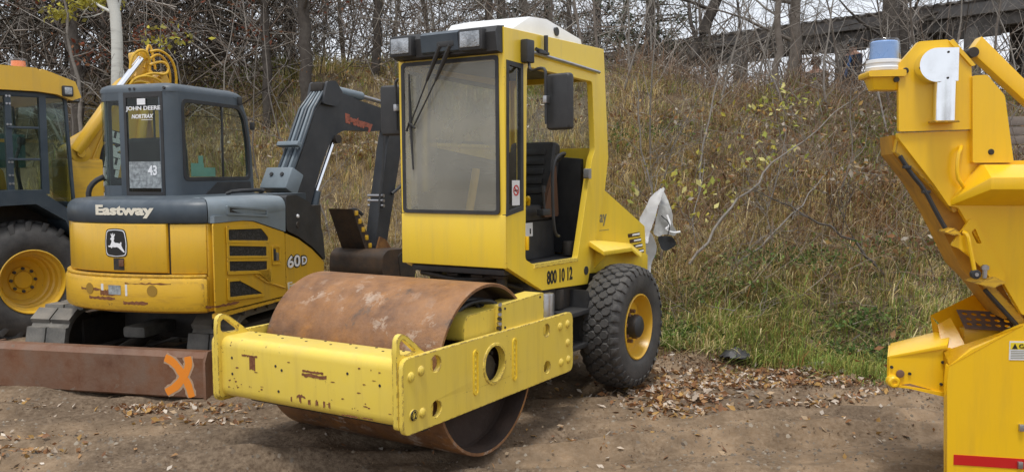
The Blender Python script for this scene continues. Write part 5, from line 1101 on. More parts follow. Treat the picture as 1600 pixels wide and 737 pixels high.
def grow(B, p, d, L, r, depth, rnd, kink=.25, up=.1, nb=4, seg=5, maxd=3, spread=.8, tip=.25):
    P = [np.array(p, float)]; D = np.array(d, float); D /= np.linalg.norm(D)
    for i in range(seg):
        D = D+rnd.normal(0, kink, 3)*(.6 if depth == 0 else 1)+np.array([0, 0, up]); D /= np.linalg.norm(D); P.append(P[-1]+D*L/seg)
    R = np.linspace(r, r*tip, seg+1)
    B[min(depth, 1)].tube(P, R, 7 if depth == 0 else (4 if depth == 1 else 3))
    if depth < maxd:
        for b in range(nb if depth else int(nb*1.8)):
            t = rnd.uniform(.25 if depth else .22, 1.); k = min(int(t*seg), seg-1); f = t*seg-k
            q = P[k]*(1-f)+P[k+1]*f; dd = P[k+1]-P[k]; dd /= np.linalg.norm(dd)
            o = rnd.normal(0, 1, 3); o -= dd*o.dot(dd); o /= np.linalg.norm(o)
            grow(B, q, dd*(1-spread*.5)+o*spread, L*rnd.uniform(.38, .62)*(1-.35*t), max(.004, r*(1-t*.7)*.5), depth+1, rnd, kink, up*.9, nb, max(3, seg-1), maxd, spread, tip)
def tree_proto(seed, H_, r, nb=4, kink=.10, maxd=3, spread=.8, lean=(0, 0), up=.06):
    rnd = np.random.default_rng(seed); B = [Branches(), Branches()]
    grow(B, (0, 0, -.3), (lean[0], lean[1], 1), H_, r, 0, rnd, kink, up, nb, 8, maxd, spread); return B
def ordinal(n):
    a = ['first', 'second', 'third', 'fourth', 'fifth', 'sixth', 'seventh', 'eighth', 'ninth', 'tenth', 'eleventh', 'twelfth', 'thirteenth', 'fourteenth', 'fifteenth', 'sixteenth', 'seventeenth', 'eighteenth', 'nineteenth']
    t = {20: 'twent', 30: 'thirt', 40: 'fort', 50: 'fift', 60: 'sixt', 70: 'sevent'}
    if n <= 19: return a[n-1]
    return t[n//10*10]+('ieth' if n % 10 == 0 else 'y-'+a[n % 10-1])
protos = {}
def add_proto(key, B, mt, mb_):
    protos[key] = (B[0].mesh('trunk', mt), B[1].mesh('crown', mb_))
for i in range(6): add_proto('tree%d' % i, tree_proto(100+i, 7.5+i*.4, .05+.009*i, 5, .09, 3, .85), M['barkb' if i % 2 else 'barkd'], M['barkb' if i % 2 else 'barkg'])
for i in range(5): add_proto('brush%d' % i, tree_proto(200+i, 3.6+.4*i, .032, 5, .16, 3, .95, up=.03), M['barkg' if i % 2 else 'barkb'], M['barkg' if i % 3 else 'barkb'])
for i in range(5): add_proto('sap%d' % i, tree_proto(300+i, 1.8+.35*i, .016, 3, .16, 2, .8), M['barkg'], M['barkg'])
def place_tree(key, x, y, s=1., rz=None, lean=(0, 0), name='bare_tree'):
    t = bpy.data.objects.new(name, None); COL.objects.link(t); t.location = (x, y, gz(x, y)-.05); t.scale = (s, s, s)
    t.rotation_euler = (lean[0], lean[1], random.uniform(0, 6.28) if rz is None else rz)
    for nm, me in zip(('trunk', 'crown'), protos[key]): link(nm, me, None, t)
    return t
R2 = random.Random(5)
# big bare trees along and behind the ridge
tl_ = []
xs = [-13.5, -12.6, -11.6, -10.8, -10.1, -9.3, -8.6, -8.0, -7.4, -6.7, -6.1, -5.5, -4.9, -4.2, -3.4, -2.6, -1.6, -.5, .4, 1.2, 2.0, 2.6, 3.3, 3.9, 4.6, 5.3, 5.9, 6.5, 7.2, 7.8, 8.6, 9.4, 10.1, 10.9, 11.8, 12.6]
for i, x in enumerate(xs):
    y = (20.5 if x < -3 else 18.5)+R2.uniform(-1.5, 5.5); xx = x*(y/19.)
    tl_.append((xx, y+(6.5 if x > 2 else 0), 'tree%d' % R2.randrange(6), R2.uniform(.8, 1.25))) if (x < 1 or i % 2) else None
tl_.sort(key=lambda q: q[0]/q[1])
for k, (x, y, key, s) in enumerate(tl_):
    t = place_tree(key, x, y, s, lean=(R2.uniform(-.08, .08), R2.uniform(-.1, .1)))
    tone_ = 'brown' if int(key[-1]) % 2 else 'dark grey'
    tag(t, 'leafless %s tree on the ridge, %s large bare tree from the left' % (tone_, ordinal(k+1)), 'tree', 'large bare trees along the ridge')
# twiggy brush on the crest
bl_ = []
for i in range(46):
    x = -11.5+i*.51+R2.uniform(-.3, .3); yc = float(toe(np.array([x]))[0])+R2.uniform(5.6, 9.5)
    bl_.append((x*yc/17., yc, 'brush%d' % R2.randrange(5), R2.uniform(.7, 1.15)*(.75 if x > 2 else 1)))
bl_.sort(key=lambda q: q[0]/q[1])
for k, (x, y, key, s) in enumerate(bl_):
    t = place_tree(key, x, y, s, lean=(R2.uniform(-.2, .2), R2.uniform(-.2, .2)), name='bare_bush')
    tag(t, 'tangled leafless bush on the crest of the slope, %s from the left' % ordinal(k+1), 'bush', 'leafless bushes along the crest')
# grey saplings scattered on the face of the slope
sp_ = [(-3.6, 15.2, 4, 1.2), (-2.9, 14.6, 3, 1.2), (-4.4, 15.9, 2, 1.3), (-2.2, 15.4, 1, 1.3), (-1.2, 15.6, 0, 1.2), (-3.2, 13.6, 0, .9), (1.9, 12.2, 4, 1.), (2.4, 11.6, 2, 1.1), (1.6, 11.0, 3, .9), (3.0, 13.1, 4, 1.15), (4.0, 12.9, 3, 1.2), (4.7, 13.4, 2, 1.3), (5.2, 12.2, 1, 1.2), (2.9, 10.4, 0, .8), (3.9, 10.9, 1, .8), (6.2, 13.2, 4, 1.2), (1.7, 13.9, 4, 1.3), (5.7, 11.0, 0, .8), (-5.3, 16.5, 3, 1.4), (-6.3, 16.8, 4, 1.4), (-7.4, 17.0, 2, 1.4), (2.1, 9.9, 1, .75)]
sp_.sort(key=lambda q: q[0]/q[1])
for k, (x, y, kk, s) in enumerate(sp_):
    t = place_tree('sap%d' % kk, x, y, s, lean=(R2.uniform(-.25, .25), R2.uniform(-.25, .25)), name='sapling')
    tag(t, 'thin grey leafless sapling on the grassy slope, %s from the left' % ordinal(k+1), 'sapling', 'leafless saplings on the slope face')
# individual trees with a look of their own
def lone(name, label, cat, x, y, trunkP, trunkR, mt, seed, nb=3, L=1.2, group=None, mb_=None):
    t = thing(name, label, cat, (x, y, gz(x, y)-.1)); B = [Branches(), Branches()]; rnd = np.random.default_rng(seed)
    Pn = np.array(trunkP, float); ti = np.linspace(0, len(Pn)-1, len(Pn)*4); P = np.stack([np.interp(ti, range(len(Pn)), Pn[:, a]) for a in range(3)], 1); P[1:-1] += rnd.normal(0, .015, P[1:-1].shape)
    R = np.interp(ti, range(len(trunkR)), trunkR); B[0].tube(P, R, 12)
    for b in range(nb):
        k = rnd.integers(len(P)//3, len(P)-1); d = rnd.normal(0, 1, 3); d[2] = abs(d[2])+.3; grow(B, P[k], d, L*rnd.uniform(.7, 1.3), R[k]*.4, 1, rnd, .14, .08, 3, 5, 3)
    link('trunk', B[0].mesh('trunk', mt), None, t); link('crown', B[1].mesh('crown', mb_ or mt), None, t); return t
lone('birch_tree', 'pale white birch trunk leaning slightly behind the grey excavator cab', 'tree', -6.05, 14.6, [(0, 0, 0), (-.10, 0, 1.5), (-.25, 0, 3.2), (-.35, 0, 5), (-.4, 0, 7)], [.105, .10, .09, .08, .05], M['birch'], 1, 5, 1.1)
lone('forked_tree', 'dark crooked tree leaning right above the left end of the timber canopy', 'tree', 3.0, 17.0, [(0, 0, 0), (.25, 0, .8), (.75, 0, 1.8), (1.05, 0, 2.8), (1.5, 0, 4.2)], [.13, .11, .10, .09, .05], M['barkd'], 2, 9, 2.2)
lone('slender_tree', 'slender upright tree with pale ringed bark in front of the timber canopy', 'tree', 4.05, 13.9, [(0, 0, 0), (.03, 0, 1.2), (.0, 0, 2.6), (.05, 0, 4.5)], [.055, .05, .042, .03], M['barkb'], 3, 14, 1.3, mb_=M['barkg'])
lone('thick_tree', 'thick grey trunk standing between the canopy post and the slender pale tree', 'tree', 5.1, 16.6, [(0, 0, 0), (.05, 0, 1.2), (.12, 0, 3), (.2, 0, 5)], [.11, .10, .09, .07], M['barkb'], 4, 10, 1.8)
lone('dark_tree', 'dark vertical trunk behind the blue beacon lamp', 'tree', 7.2, 17.3, [(0, 0, 0), (.03, 0, 1.5), (.0, 0, 3), (.1, 0, 5.5)], [.19, .16, .14, .11], M['barkd'], 5, 10, 1.8)
for k, (x, y, r, lab) in enumerate([(-4.75, 17.6, .13, 'dark thick pine trunk, left one of two close together above the boom'), (-3.95, 17.4, .17, 'broad dark double pine trunk above the excavator boom'), (-2.75, 18.6, .13, 'straight dark pine trunk at the left of the roller lamp bar'), (-8.4, 17.5, .16, 'dark pine trunk above the backhoe loader cab roof'), (-7.1, 19, .17, 'dark pine trunk between the backhoe beacon and the birch'), (7.8, 18.2, .2, 'dark crooked trunk above the yellow strut at the right')]):
    lone('pine_tree', lab, 'tree', x, y, [(0, 0, 0), (.04, 0, 1.5), (-.03, 0, 3), (.03, 0, 6)], [r*.75, r*.68, r*.6, r*.45], M['barkd'], 20+k, 14, 1.6)
lone('leaning_sapling', 'pale forked sapling leaning left beside the birch', 'sapling', -5.9, 14.2, [(0, 0, 0), (-.45, 0, .9), (-1.0, 0, 1.9), (-1.6, 0, 2.9)], [.04, .035, .03, .015], M['barkg'], 31, 8, 1.3)
lone('leaning_sapling', 'pale thin sapling rising above the hoe boom at the far left', 'sapling', -7.0, 14.9, [(0, 0, 0), (-.05, 0, 1.2), (-.1, 0, 2.4), (-.3, 0, 4.2)], [.04, .036, .03, .015], M['barkg'], 32, 8, 1.2)
for k, (x, y, P, lab) in enumerate([(1.75, 9.5, [(0, 0, .2), (.6, .1, .5), (1.2, .3, .95), (1.75, .5, 1.55)], 'long pale fallen branch reaching from the white car panel up to the right'),
    (1.9, 9.6, [(0, 0, .35), (.5, .2, .95), (1.0, .4, 1.4), (1.9, .6, 2.1)], 'long dark branch leaning over the slope above the white car panel'),
    (3.9, 9.3, [(0, 0, .1), (-.3, .2, .45), (-.75, .5, .75), (-1.2, .9, 1.0)], 'dark fallen branch on the slope left of the bright yellow chute'),
    (1.75, 10.2, [(0, 0, 0), (-.1, 0, .6), (-.22, 0, 1.3), (-.35, 0, 2.3)], 'pale grey dead stem rising beside the roller cab')]):
    lone('fallen_branch', lab, 'branch', x, y, P, [.016, .013, .010, .005], M['barkg'] if k != 2 else M['barkd'], 50+k, 7, .75)
# conifers
def conifer(x, y, H_, W_, seed, label, name='spruce_tree', z0=.4, dens=1., droop=-.15):
    t = thing(name, label, 'tree', (x, y, gz(x, y)-.1)); rnd = np.random.default_rng(seed); B = Branches(); B.tube([(0, 0, 0), (0.05, 0, H_*.5), (0, 0, H_)], [.14, .09, .02], 8); V = []; F = []; T_ = []
    nb = int(85*dens); 
    for b in range(nb):
        z = z0+(H_-z0)*rnd.uniform(0, 1)**.9; L = W_*(1-(z-z0)/(H_-z0)*.85)*rnd.uniform(.6, 1.1); a = rnd.uniform(0, 6.28)
        d = np.array([math.cos(a), math.sin(a), droop+rnd.uniform(-.1, .25)]); p0 = np.array([0, 0, z]); p1 = p0+d*L; B.tube([p0, (p0+p1)/2+[0, 0, .04], p1], [.02, .014, .005], 3)
        nk = int(60*L/1.2); u = rnd.uniform(.15, 1, nk); c = p0+(p1-p0)*u[:, None]+rnd.normal(0, .07, (nk, 3)); dr_ = rnd.normal(0, 1, (nk, 3))+d*1.2; dr_ /= np.linalg.norm(dr_, axis=1, keepdims=True)
        s_ = np.cross(dr_, rnd.normal(0, 1, (nk, 3))); s_ /= np.linalg.norm(s_, axis=1, keepdims=True); l = rnd.uniform(.07, .17, (nk, 1)); w_ = .018
        n0 = sum(len(v) for v in V); V.append(np.stack([c-s_*w_, c+s_*w_, c+dr_*l], 1).reshape(-1, 3)); F.append(np.arange(nk*3).reshape(-1, 3)+n0)
        T_.append(np.repeat(np.array([.030, .045, .020])[None]*rnd.uniform(.6, 1.9, (nk, 1))+np.array([.02, .012, 0])[None]*rnd.uniform(0, 1, (nk, 1)), 3, 0))
    link('trunk', B.mesh('trunk', M['barkd']), None, t); me = np_mesh('crown', np.concatenate(V), np.concatenate(F), np.concatenate(T_)); link('crown', me, M['needle'], t)
conifer(3.1, 20.5, 7.5, 1.9, 1, 'dark green spruce standing just right of the roller roof', z0=.5, dens=1.5)
conifer(2.2, 23.5, 8.5, 2.2, 2, 'tall dark spruce directly behind the roller roof', z0=.5, dens=1.4)
conifer(-.3, 24, 7.5, 2.2, 3, 'green pine crown showing above the roller lamp bar', 'pine_tree', 2.0, 1.)
conifer(-5.1, 21, 8, 2.4, 4, 'dark pine crown left of the boom with gaps of sky', 'pine_tree', 1.6, 1.2)
conifer(-7.2, 22, 9, 2.6, 5, 'dense dark pine behind the birch trunk', 'pine_tree', .8, 1.4)
conifer(-9.8, 22, 9, 2.6, 6, 'dense dark pine behind the backhoe loader beacon', 'pine_tree', .8, 1.4)
conifer(-12.4, 23, 9, 2.8, 7, 'dark pine at the far left edge', 'pine_tree', .8, 1.3)
conifer(1.0, 26, 8, 2.3, 9, 'distant dark pine left of the tall spruce', 'pine_tree', 2.0, 1.0)
# far woods that read as one mass of twigs
def twig_mass(name, label, N, xr, yr, zr, seed, tones, wmin=.006, wmax=.02, Lr=(.6, 2.2)):
    r = np.random.default_rng(seed); x = r.uniform(*xr, N); y = r.uniform(*yr, N); y = np.where((y > 0) & (y < toe(x)+.25), toe(x)+.25+r.uniform(0, 5, N), y); z0 = ground_z(x, y); z = z0+r.uniform(0, 1, N)**1.2*zr
    d = r.normal(0, 1, (N, 3))*np.array([.7, .4, .5])+[0, 0, .55]; d /= np.linalg.norm(d, axis=1, keepdims=True); L = r.uniform(*Lr, N)[:, None]; p0 = np.stack([x, y, z], 1); p1 = p0+d*L*.5+r.normal(0, .06, (N, 3)); p2 = p1+(d+r.normal(0, .35, (N, 3)))*L*.5
    s_ = np.cross(d, [0, 1, 0]); s_ /= np.linalg.norm(s_, axis=1, keepdims=True)+1e-6; s2 = np.cross(d, s_); w_ = r.uniform(wmin, wmax, N)[:, None]
    V = np.stack([p0-s_*w_, p0+s_*w_, p0+s2*w_*1.4, p1-s_*w_*.7, p1+s_*w_*.7, p1+s2*w_, p2], 1).reshape(-1, 3); b = (np.arange(N)*7)[:, None, None]
    F = (np.array([[0, 1, 4], [0, 4, 3], [1, 2, 5], [1, 5, 4], [2, 0, 3], [2, 3, 5], [3, 4, 6], [4, 5, 6], [5, 3, 6]])[None]+b).reshape(-1, 3)
    tn = np.array(tones)[r.integers(0, len(tones), N)]*r.uniform(.6, 1.3, (N, 1)); me = np_mesh(name, V, F, np.repeat(tn, 7, 0)); me.materials.append(M['twig'])
    o = bpy.data.objects.new(name, me); COL.objects.link(o); return tag(o, label, 'undergrowth', kind='stuff')
TW = [(.20, .17, .145), (.32, .285, .25), (.12, .10, .08), (.25, .19, .15), (.42, .39, .35)]
twig_mass('thicket', 'mass of tangled dark twigs and undergrowth behind the machines on the left of the ridge', 7500, (-15, -4.6), (17.5, 24), 4.6, 1, TW+[(.06, .05, .04)]*2)
twig_mass('thicket', 'mass of tangled grey twigs behind the timber canopy on the right of the ridge', 2400, (2.2, 14), (16.0, 25), 1.5, 2, TW, .005, .016)
twig_mass('thicket', 'thin tangle of grey twigs along the ridge behind the roller cab', 2600, (-4.6, 2.2), (18, 24), 2.4, 3, TW, .004, .012)
twig_mass('brown_brush', 'low tangle of thin red brown stems over the right part of the slope', 6500, (1.6, 7.5), (9.0, 15.5), .35, 16, [(.24, .14, .085), (.32, .2, .12), (.17, .11, .075), (.36, .28, .2)], .0015, .004, (.2, .6))
twig_mass('slope_twigs', 'short broken twigs and stems tangled in the grass of the slope', 3200, (-1, 7), (8.6, 15), .22, 6, [(.12, .085, .06), (.2, .16, .13), (.3, .27, .23)], .002, .005, (.15, .5))
twig_mass('dead_stalks', 'dry grey brown stalks standing among the grass of the slope', 3800, (-7, 7.5), (9, 18), .45, 4, [(.25, .2, .15), (.16, .12, .09), (.3, .26, .21)], .002, .005, (.25, .9))
twig_mass('reflection_wood', 'unseen mass of twigs added behind the camera to give dark reflections', 4000, (-60, 60), (-60, -45), 4., 8, TW, .03, .10, (1.5, 4))  # out of view; added so chrome, glass and paint reflect something dark
# leaves still hanging: red-brown on the left, yellow few
def leaf_cloud(name, label, cen, N, tones, seed, size=(.03, .06), cat='leaves', kind='stuff', flat=.0, ground_follow=False, curl=.35):
    r = np.random.default_rng(seed); C = []
    for q_ in cen:
        x, y, z, sx, sy, sz, wt = q_ if len(q_) == 7 else (q_[0], q_[1], 0, *q_[2:])
        k = int(N*wt); C.append(np.stack([r.normal(x, sx, k), r.normal(y, sy, k), (z+np.abs(r.normal(0, sz, k))) if ground_follow else r.normal(z, sz, k)], 1))
    C = np.concatenate(C); n = len(C)
    if ground_follow: C[:, 2] = ground_z(C[:, 0], C[:, 1])+np.abs(r.normal(.006, .012, n))+.004
    nr = r.normal(0, 1, (n, 3)); nr[:, 2] = np.abs(nr[:, 2])+flat; nr /= np.linalg.norm(nr, axis=1, keepdims=True); u = np.cross(nr, r.normal(0, 1, (n, 3))); u /= np.linalg.norm(u, axis=1, keepdims=True); v = np.cross(nr, u); s_ = r.uniform(*size, n)[:, None]
    cu = nr*s_*r.uniform(-curl, curl*1.4, (n, 1))
    V = np.stack([C-u*s_, C-u*s_*.15-v*s_*.55+cu, C+u*s_*1.1+cu*.6, C-u*s_*.1+v*s_*.55+cu*r.uniform(.2, 1.2, (n, 1)), C], 1).reshape(-1, 3)
    F = (np.array([[0, 1, 4], [1, 2, 4], [2, 3, 4], [3, 0, 4]])[None]+(np.arange(n)*5)[:, None, None]).reshape(-1, 3)
    tn = np.array(tones)[r.integers(0, len(tones), n)]*r.uniform(.7, 1.2, (n, 1)); me = np_mesh(name, V, F, np.repeat(tn, 5, 0)); me.materials.append(M['leaf'])
    o = bpy.data.objects.new(name, me); COL.objects.link(o); return tag(o, label, cat, kind=kind)
leaf_cloud('hanging_leaves', 'rust red dry leaves still hanging in the thicket on the left', [(R2.uniform(-8.5, -2.5), R2.uniform(15.5, 18), R2.uniform(3.8, 5.9), .25, .3, .12, .05) for _ in range(20)], 800, [(.20, .06, .035), (.14, .05, .03), (.22, .10, .05)], 11)
leaf_cloud('hanging_leaves', 'yellow leaves still hanging above the backhoe loader', [(-6.9, 15, 4.6, .22, .2, .06, .6), (-7.4, 15, 4.4, .12, .2, .05, .25), (-5.5, 14.6, 3.9, .2, .2, .1, .15)], 420, [(.42, .38, .06), (.36, .33, .10)], 12)
leaf_cloud('hanging_leaves', 'yellow green leaves on low twigs on the slope right of the roller', [(3.5, 12.0, 2.6, .25, .2, .18, .4), (3.0, 11, 1.9, .3, .2, .15, .2), (2.0, 10.2, 1.5, .35, .3, .2, .4)], 260, [(.48, .42, .08), (.34, .36, .08), (.55, .5, .2)], 13, (.03, .055))
# grass
def grass(name, label, N, seed, xr=(-9, 9), dr_=(-.15, 10), hr=(.14, .42), dens=None, tones=None, cat='grass', lean=.75, wd=(.0025, .0055), tuft=6):
    r = np.random.default_rng(seed); n0 = N//tuft; x = r.uniform(*xr, n0); d = dr_[0]+(dr_[1]-dr_[0])*r.uniform(0, 1, n0)
    t = toe(x); y = t+d; keep = (vnoise(x, y, 2.1, seed)*.6+vnoise(x, y, 6, seed+1)*.4 > r.uniform(.0, .62, n0)); 
    if dens is not None: keep &= dens(x, y, d, r)
    x, y, d = x[keep], y[keep], d[keep]; hk = r.uniform(.5, 1.1, len(x)); dirk = r.uniform(0, 6.28, len(x))
    rq = r.uniform(0, 1, len(x)); hk = hk*np.clip(.35+1.2*vnoise(x, y, 1.1, seed+9), .4, 1.5); x, y, d, hk, dirk, rq = [np.repeat(a, tuft) for a in (x, y, d, hk, dirk, rq)]; n = len(x); x = x+r.normal(0, .035, n); y = y+r.normal(0, .035, n); z = ground_z(x, y)-.02
    h = r.uniform(*hr, n)*hk; a = dirk+r.normal(0, 1.1, n); ln = h*np.abs(r.normal(.35, lean*.55, n)); down = np.array([0, -1.])
    dx, dy = np.cos(a), np.sin(a)-.45; w_ = r.uniform(*wd, n); sx, sy = -np.sin(a+.4), np.cos(a+.4)
    p = np.stack([x, y, z], 1); s_ = np.stack([sx*w_, sy*w_, 0*w_], 1)*1.2; D = np.stack([dx, dy, 0*dx], 1)
    up_ = np.zeros((n, 3)); up_[:, 2] = 1; sl = np.clip(1-(ln/h)**2*.35, .35, 1)[:, None]
    m1 = p+up_*(h*.55)[:, None]*sl**.4+D*(ln*.3)[:, None]; m2 = p+up_*(h*.85)[:, None]*sl+D*(ln*.75)[:, None]; m3 = p+up_*(h*.88)[:, None]*sl*(1-.25*(ln/h)[:, None].clip(0, 1.5))+D*(ln*1.2)[:, None]
    V = np.stack([p-s_, p+s_, m1-s_*.8, m1+s_*.8, m2-s_*.5, m2+s_*.5, m3], 1).reshape(-1, 3)
    F = (np.array([[0, 1, 3], [0, 3, 2], [2, 3, 5], [2, 5, 4], [4, 5, 6]])[None]+(np.arange(n)*7)[:, None, None]).reshape(-1, 3)
    tn = tones(x, y, d, r, rq); tn = np.repeat(tn, 7, 0)*np.tile(np.array([.75, .75, .9, .9, 1.05, 1.05, 1.15]), n)[:, None] if False else np.repeat(tn, 7, 0)
    me = np_mesh(name, V, F, tn); me.materials.append(M['grass']); o = bpy.data.objects.new(name, me); COL.objects.link(o); return tag(o, label, cat, kind='stuff')
STRAW, TAN, OLIVE, GREEN, BROWN, RUSTB = [np.array(c)*1.0 for c in ((.82, .68, .38), (.55, .41, .18), (.38, .37, .10), (.25, .34, .08), (.23, .13, .06), (.36, .18, .07))]
def tone_mix(x, y, d, r, rq):
    n = len(x); a = vnoise(x, y, .55, 71); b = vnoise(x, y, 1.3, 72); c = vnoise(x, y, .8, 73)
    gr_ = np.clip((1.8-d)/1.8, 0, 1)*np.clip((x-.5)/1., 0, 1)*.45+np.clip(a-.42, 0, 1)*1.3+.12+np.clip((d-3.5)/3, 0, 1)*.18; br = np.clip((x-2.0)/2.5, 0, 1)*np.clip((d-1.5)/2, 0, 1)*.55+np.clip(b-.5, 0, 1)*.5
    q = np.clip(rq+r.normal(0, .07, n), 0, 1); br = br*.8+.03; out_ = np.where((q < gr_)[:, None], np.where((r.uniform(0, 1, n) < .5)[:, None], OLIVE, GREEN), np.where((q < gr_+br)[:, None], np.where((r.uniform(0, 1, n) < .6)[:, None], BROWN, RUSTB), np.where((r.uniform(0, 1, n) < .45+.3*c)[:, None], TAN, STRAW)))
    return out_*r.uniform(.55, 1.2, (n, 1))*(.75+.5*vnoise(x, y, 3, 77))[:, None]
grass('hill_grass', 'tangled dry straw and olive grass covering the slope', 190000, 1, tones=tone_mix, lean=1.15, hr=(.12, .40))
grass('near_hill_grass', 'matted grass on the lower part of the slope right of the roller', 90000, 2, xr=(.6, 7), dr_=(-.1, 4.2), hr=(.10, .30), tones=tone_mix, lean=1.1, wd=(.002, .0045))
def green_tone(x, y, d, r, rq): return np.where((r.uniform(0, 1, len(x)) < .75)[:, None], GREEN*1.15, STRAW)*r.uniform(.6, 1.3, (len(x), 1))
grass('green_verge', 'fresh green grass tufts at the foot of the slope right of the roller wheel', 12000, 3, xr=(.9, 6.5), dr_=(-.25, .9), hr=(.08, .24), tones=green_tone, lean=.8, wd=(.0025, .005), dens=lambda x, y, d, r: (vnoise(x, y, 1.4, 91) > .46))
grass('grass_wisps', 'thin dry grass wisps on the bare dirt by the roller wheel', 2600, 4, xr=(.2, 5.0), dr_=(-.9, 0), hr=(.05, .14), tones=lambda x, y, d, r, rq: np.where((r.uniform(0, 1, len(x)) < .5)[:, None], TAN, OLIVE)*r.uniform(.6, 1.1, (len(x), 1)), wd=(.0018, .003), dens=lambda x, y, d, r: (vnoise(x, y, 2.2, 92) > .55))
# low broad leaved weeds
def weeds(name, label, cen, N, tones, seed, size): 
    cc = [(x, y, gz(x, y)+.12, sx, sy, .07, wt) for (x, y, sx, sy, wt) in cen]; return leaf_cloud(name, label, cc, N, tones, seed, size, 'weeds')
G_ = [(.10, .17, .045), (.15, .21, .06), (.08, .12, .04), (.19, .21, .08)]
weeds('green_weeds', 'low green leafy weeds on the lower slope between the roller and the yellow chute', [(3.3, 8.5, .35, .25, .25), (3.6, 8.9, .3, .2, .2), (2.9, 9.6, .35, .3, .2), (1.7, 8.9, .2, .2, .15), (4.0, 9.8, .4, .3, .1), (2.2, 9.3, .25, .2, .1)], 4200, G_, 21, (.012, .03))
weeds('green_weeds', 'green leafy weeds among the straw above the roller tail', [(1.6, 10.6, .35, .3, .4), (1.9, 12.6, .4, .4, .3), (-3.8, 14.2, .5, .4, .3)], 1500, G_, 22, (.012, .03))
LT = [(.42, .33, .22), (.33, .19, .09), (.22, .11, .05), (.50, .44, .36), (.38, .24, .08), (.16, .09, .05)]
rr = np.random.default_rng(9); xs_ = rr.uniform(-7, 7.5, 60); ys_ = toe(xs_)+rr.uniform(.2, 7, 60)
leaf_cloud('slope_leaves', 'fallen leaves caught in the grass of the slope', [(float(a), float(b), gz(float(a), float(b))+.10, .7, .6, .06, 1/60) for a, b in zip(xs_, ys_)], 9000, LT, 23, (.018, .048), 'leaves')
# leaf litter on the dirt
LT2 = [(.50, .37, .24), (.40, .23, .11), (.30, .15, .07), (.58, .48, .38), (.46, .28, .10), (.24, .13, .075), (.64, .56, .47)]
leaf_cloud('leaf_litter', 'drift of pale and rusty fallen leaves on the dirt right of the roller wheel', [(1.55, 7.35, .45, .16, 0, .2), (1.95, 7.5, .45, .14, 0, .2), (1.25, 6.95, .22, .2, 0, .17), (1.15, 6.65, .16, .13, 0, .13), (2.5, 7.45, .35, .1, 0, .08), (1.9, 7.85, .6, .25, 0, .22), (2.7, 7.65, .5, .2, 0, .18)], 1900, LT2, 31, (.014, .044), 'leaves', flat=.9, ground_follow=True)
leaf_cloud('leaf_mulch', 'brown crumbs of dead leaves and dry grass matted along the foot of the slope', [(x_, float(toe(np.array([x_]))[0])-.25, .35, .28, 0, .1) for x_ in (.9, 1.3, 1.7, 2.1, 2.5, 2.9, 3.4, 3.9, 1.5, 2.0)], 9000, [(.20, .11, .06), (.14, .08, .045), (.28, .18, .10), (.11, .07, .045)], 36, (.005, .016), 'leaves', flat=.8, ground_follow=True)
leaf_cloud('dirt_crumbs', 'fine brown plant crumbs spread over the dirt yard', [(0, 6.3, 2.6, .9, 0, 1.)], 5000, [(.16, .11, .07), (.10, .07, .045), (.24, .17, .11)], 37, (.003, .009), 'plant crumbs', flat=.8, ground_follow=True)
leaf_cloud('leaf_litter', 'thin line of pale fallen leaves on the dirt left of the bright yellow machine', [(2.25, 6.78, .25, .035, 0, .35), (2.6, 6.85, .16, .06, 0, .25), (2.35, 6.1, .4, .25, 0, .15), (2.75, 7.35, .2, .05, 0, .25)], 260, LT2, 32, (.012, .035), 'leaves', flat=.9, ground_follow=True)
leaf_cloud('leaf_litter', 'small heap of rusty leaves against the right end of the brown blade', [(-2.72, 6.66, .16, .07, 0, .6), (-2.15, 6.55, .16, .07, 0, .2), (-2.2, 6.25, .2, .06, 0, .2)], 380, LT2, 33, (.012, .035), 'leaves', flat=.7, ground_follow=True)
leaf_cloud('leaf_litter', 'patch of pale leaves on the dirt at the bottom left corner', [(-3.05, 5.55, .2, .1, 0, .6), (-3.3, 5.9, .2, .12, 0, .25), (-3.9, 6.9, .4, .1, 0, .15)], 220, LT2, 34, (.012, .035), 'leaves', flat=.9, ground_follow=True)
leaf_cloud('leaf_litter', 'scattered single fallen leaves across the open dirt', [(0, 6.2, 2.2, .8, 0, .5), (.4, 5.9, .5, .3, 0, .2), (.3, 7.2, .4, .25, 0, .3)], 260, LT2, 35, (.010, .03), 'leaves', flat=.9, ground_follow=True)
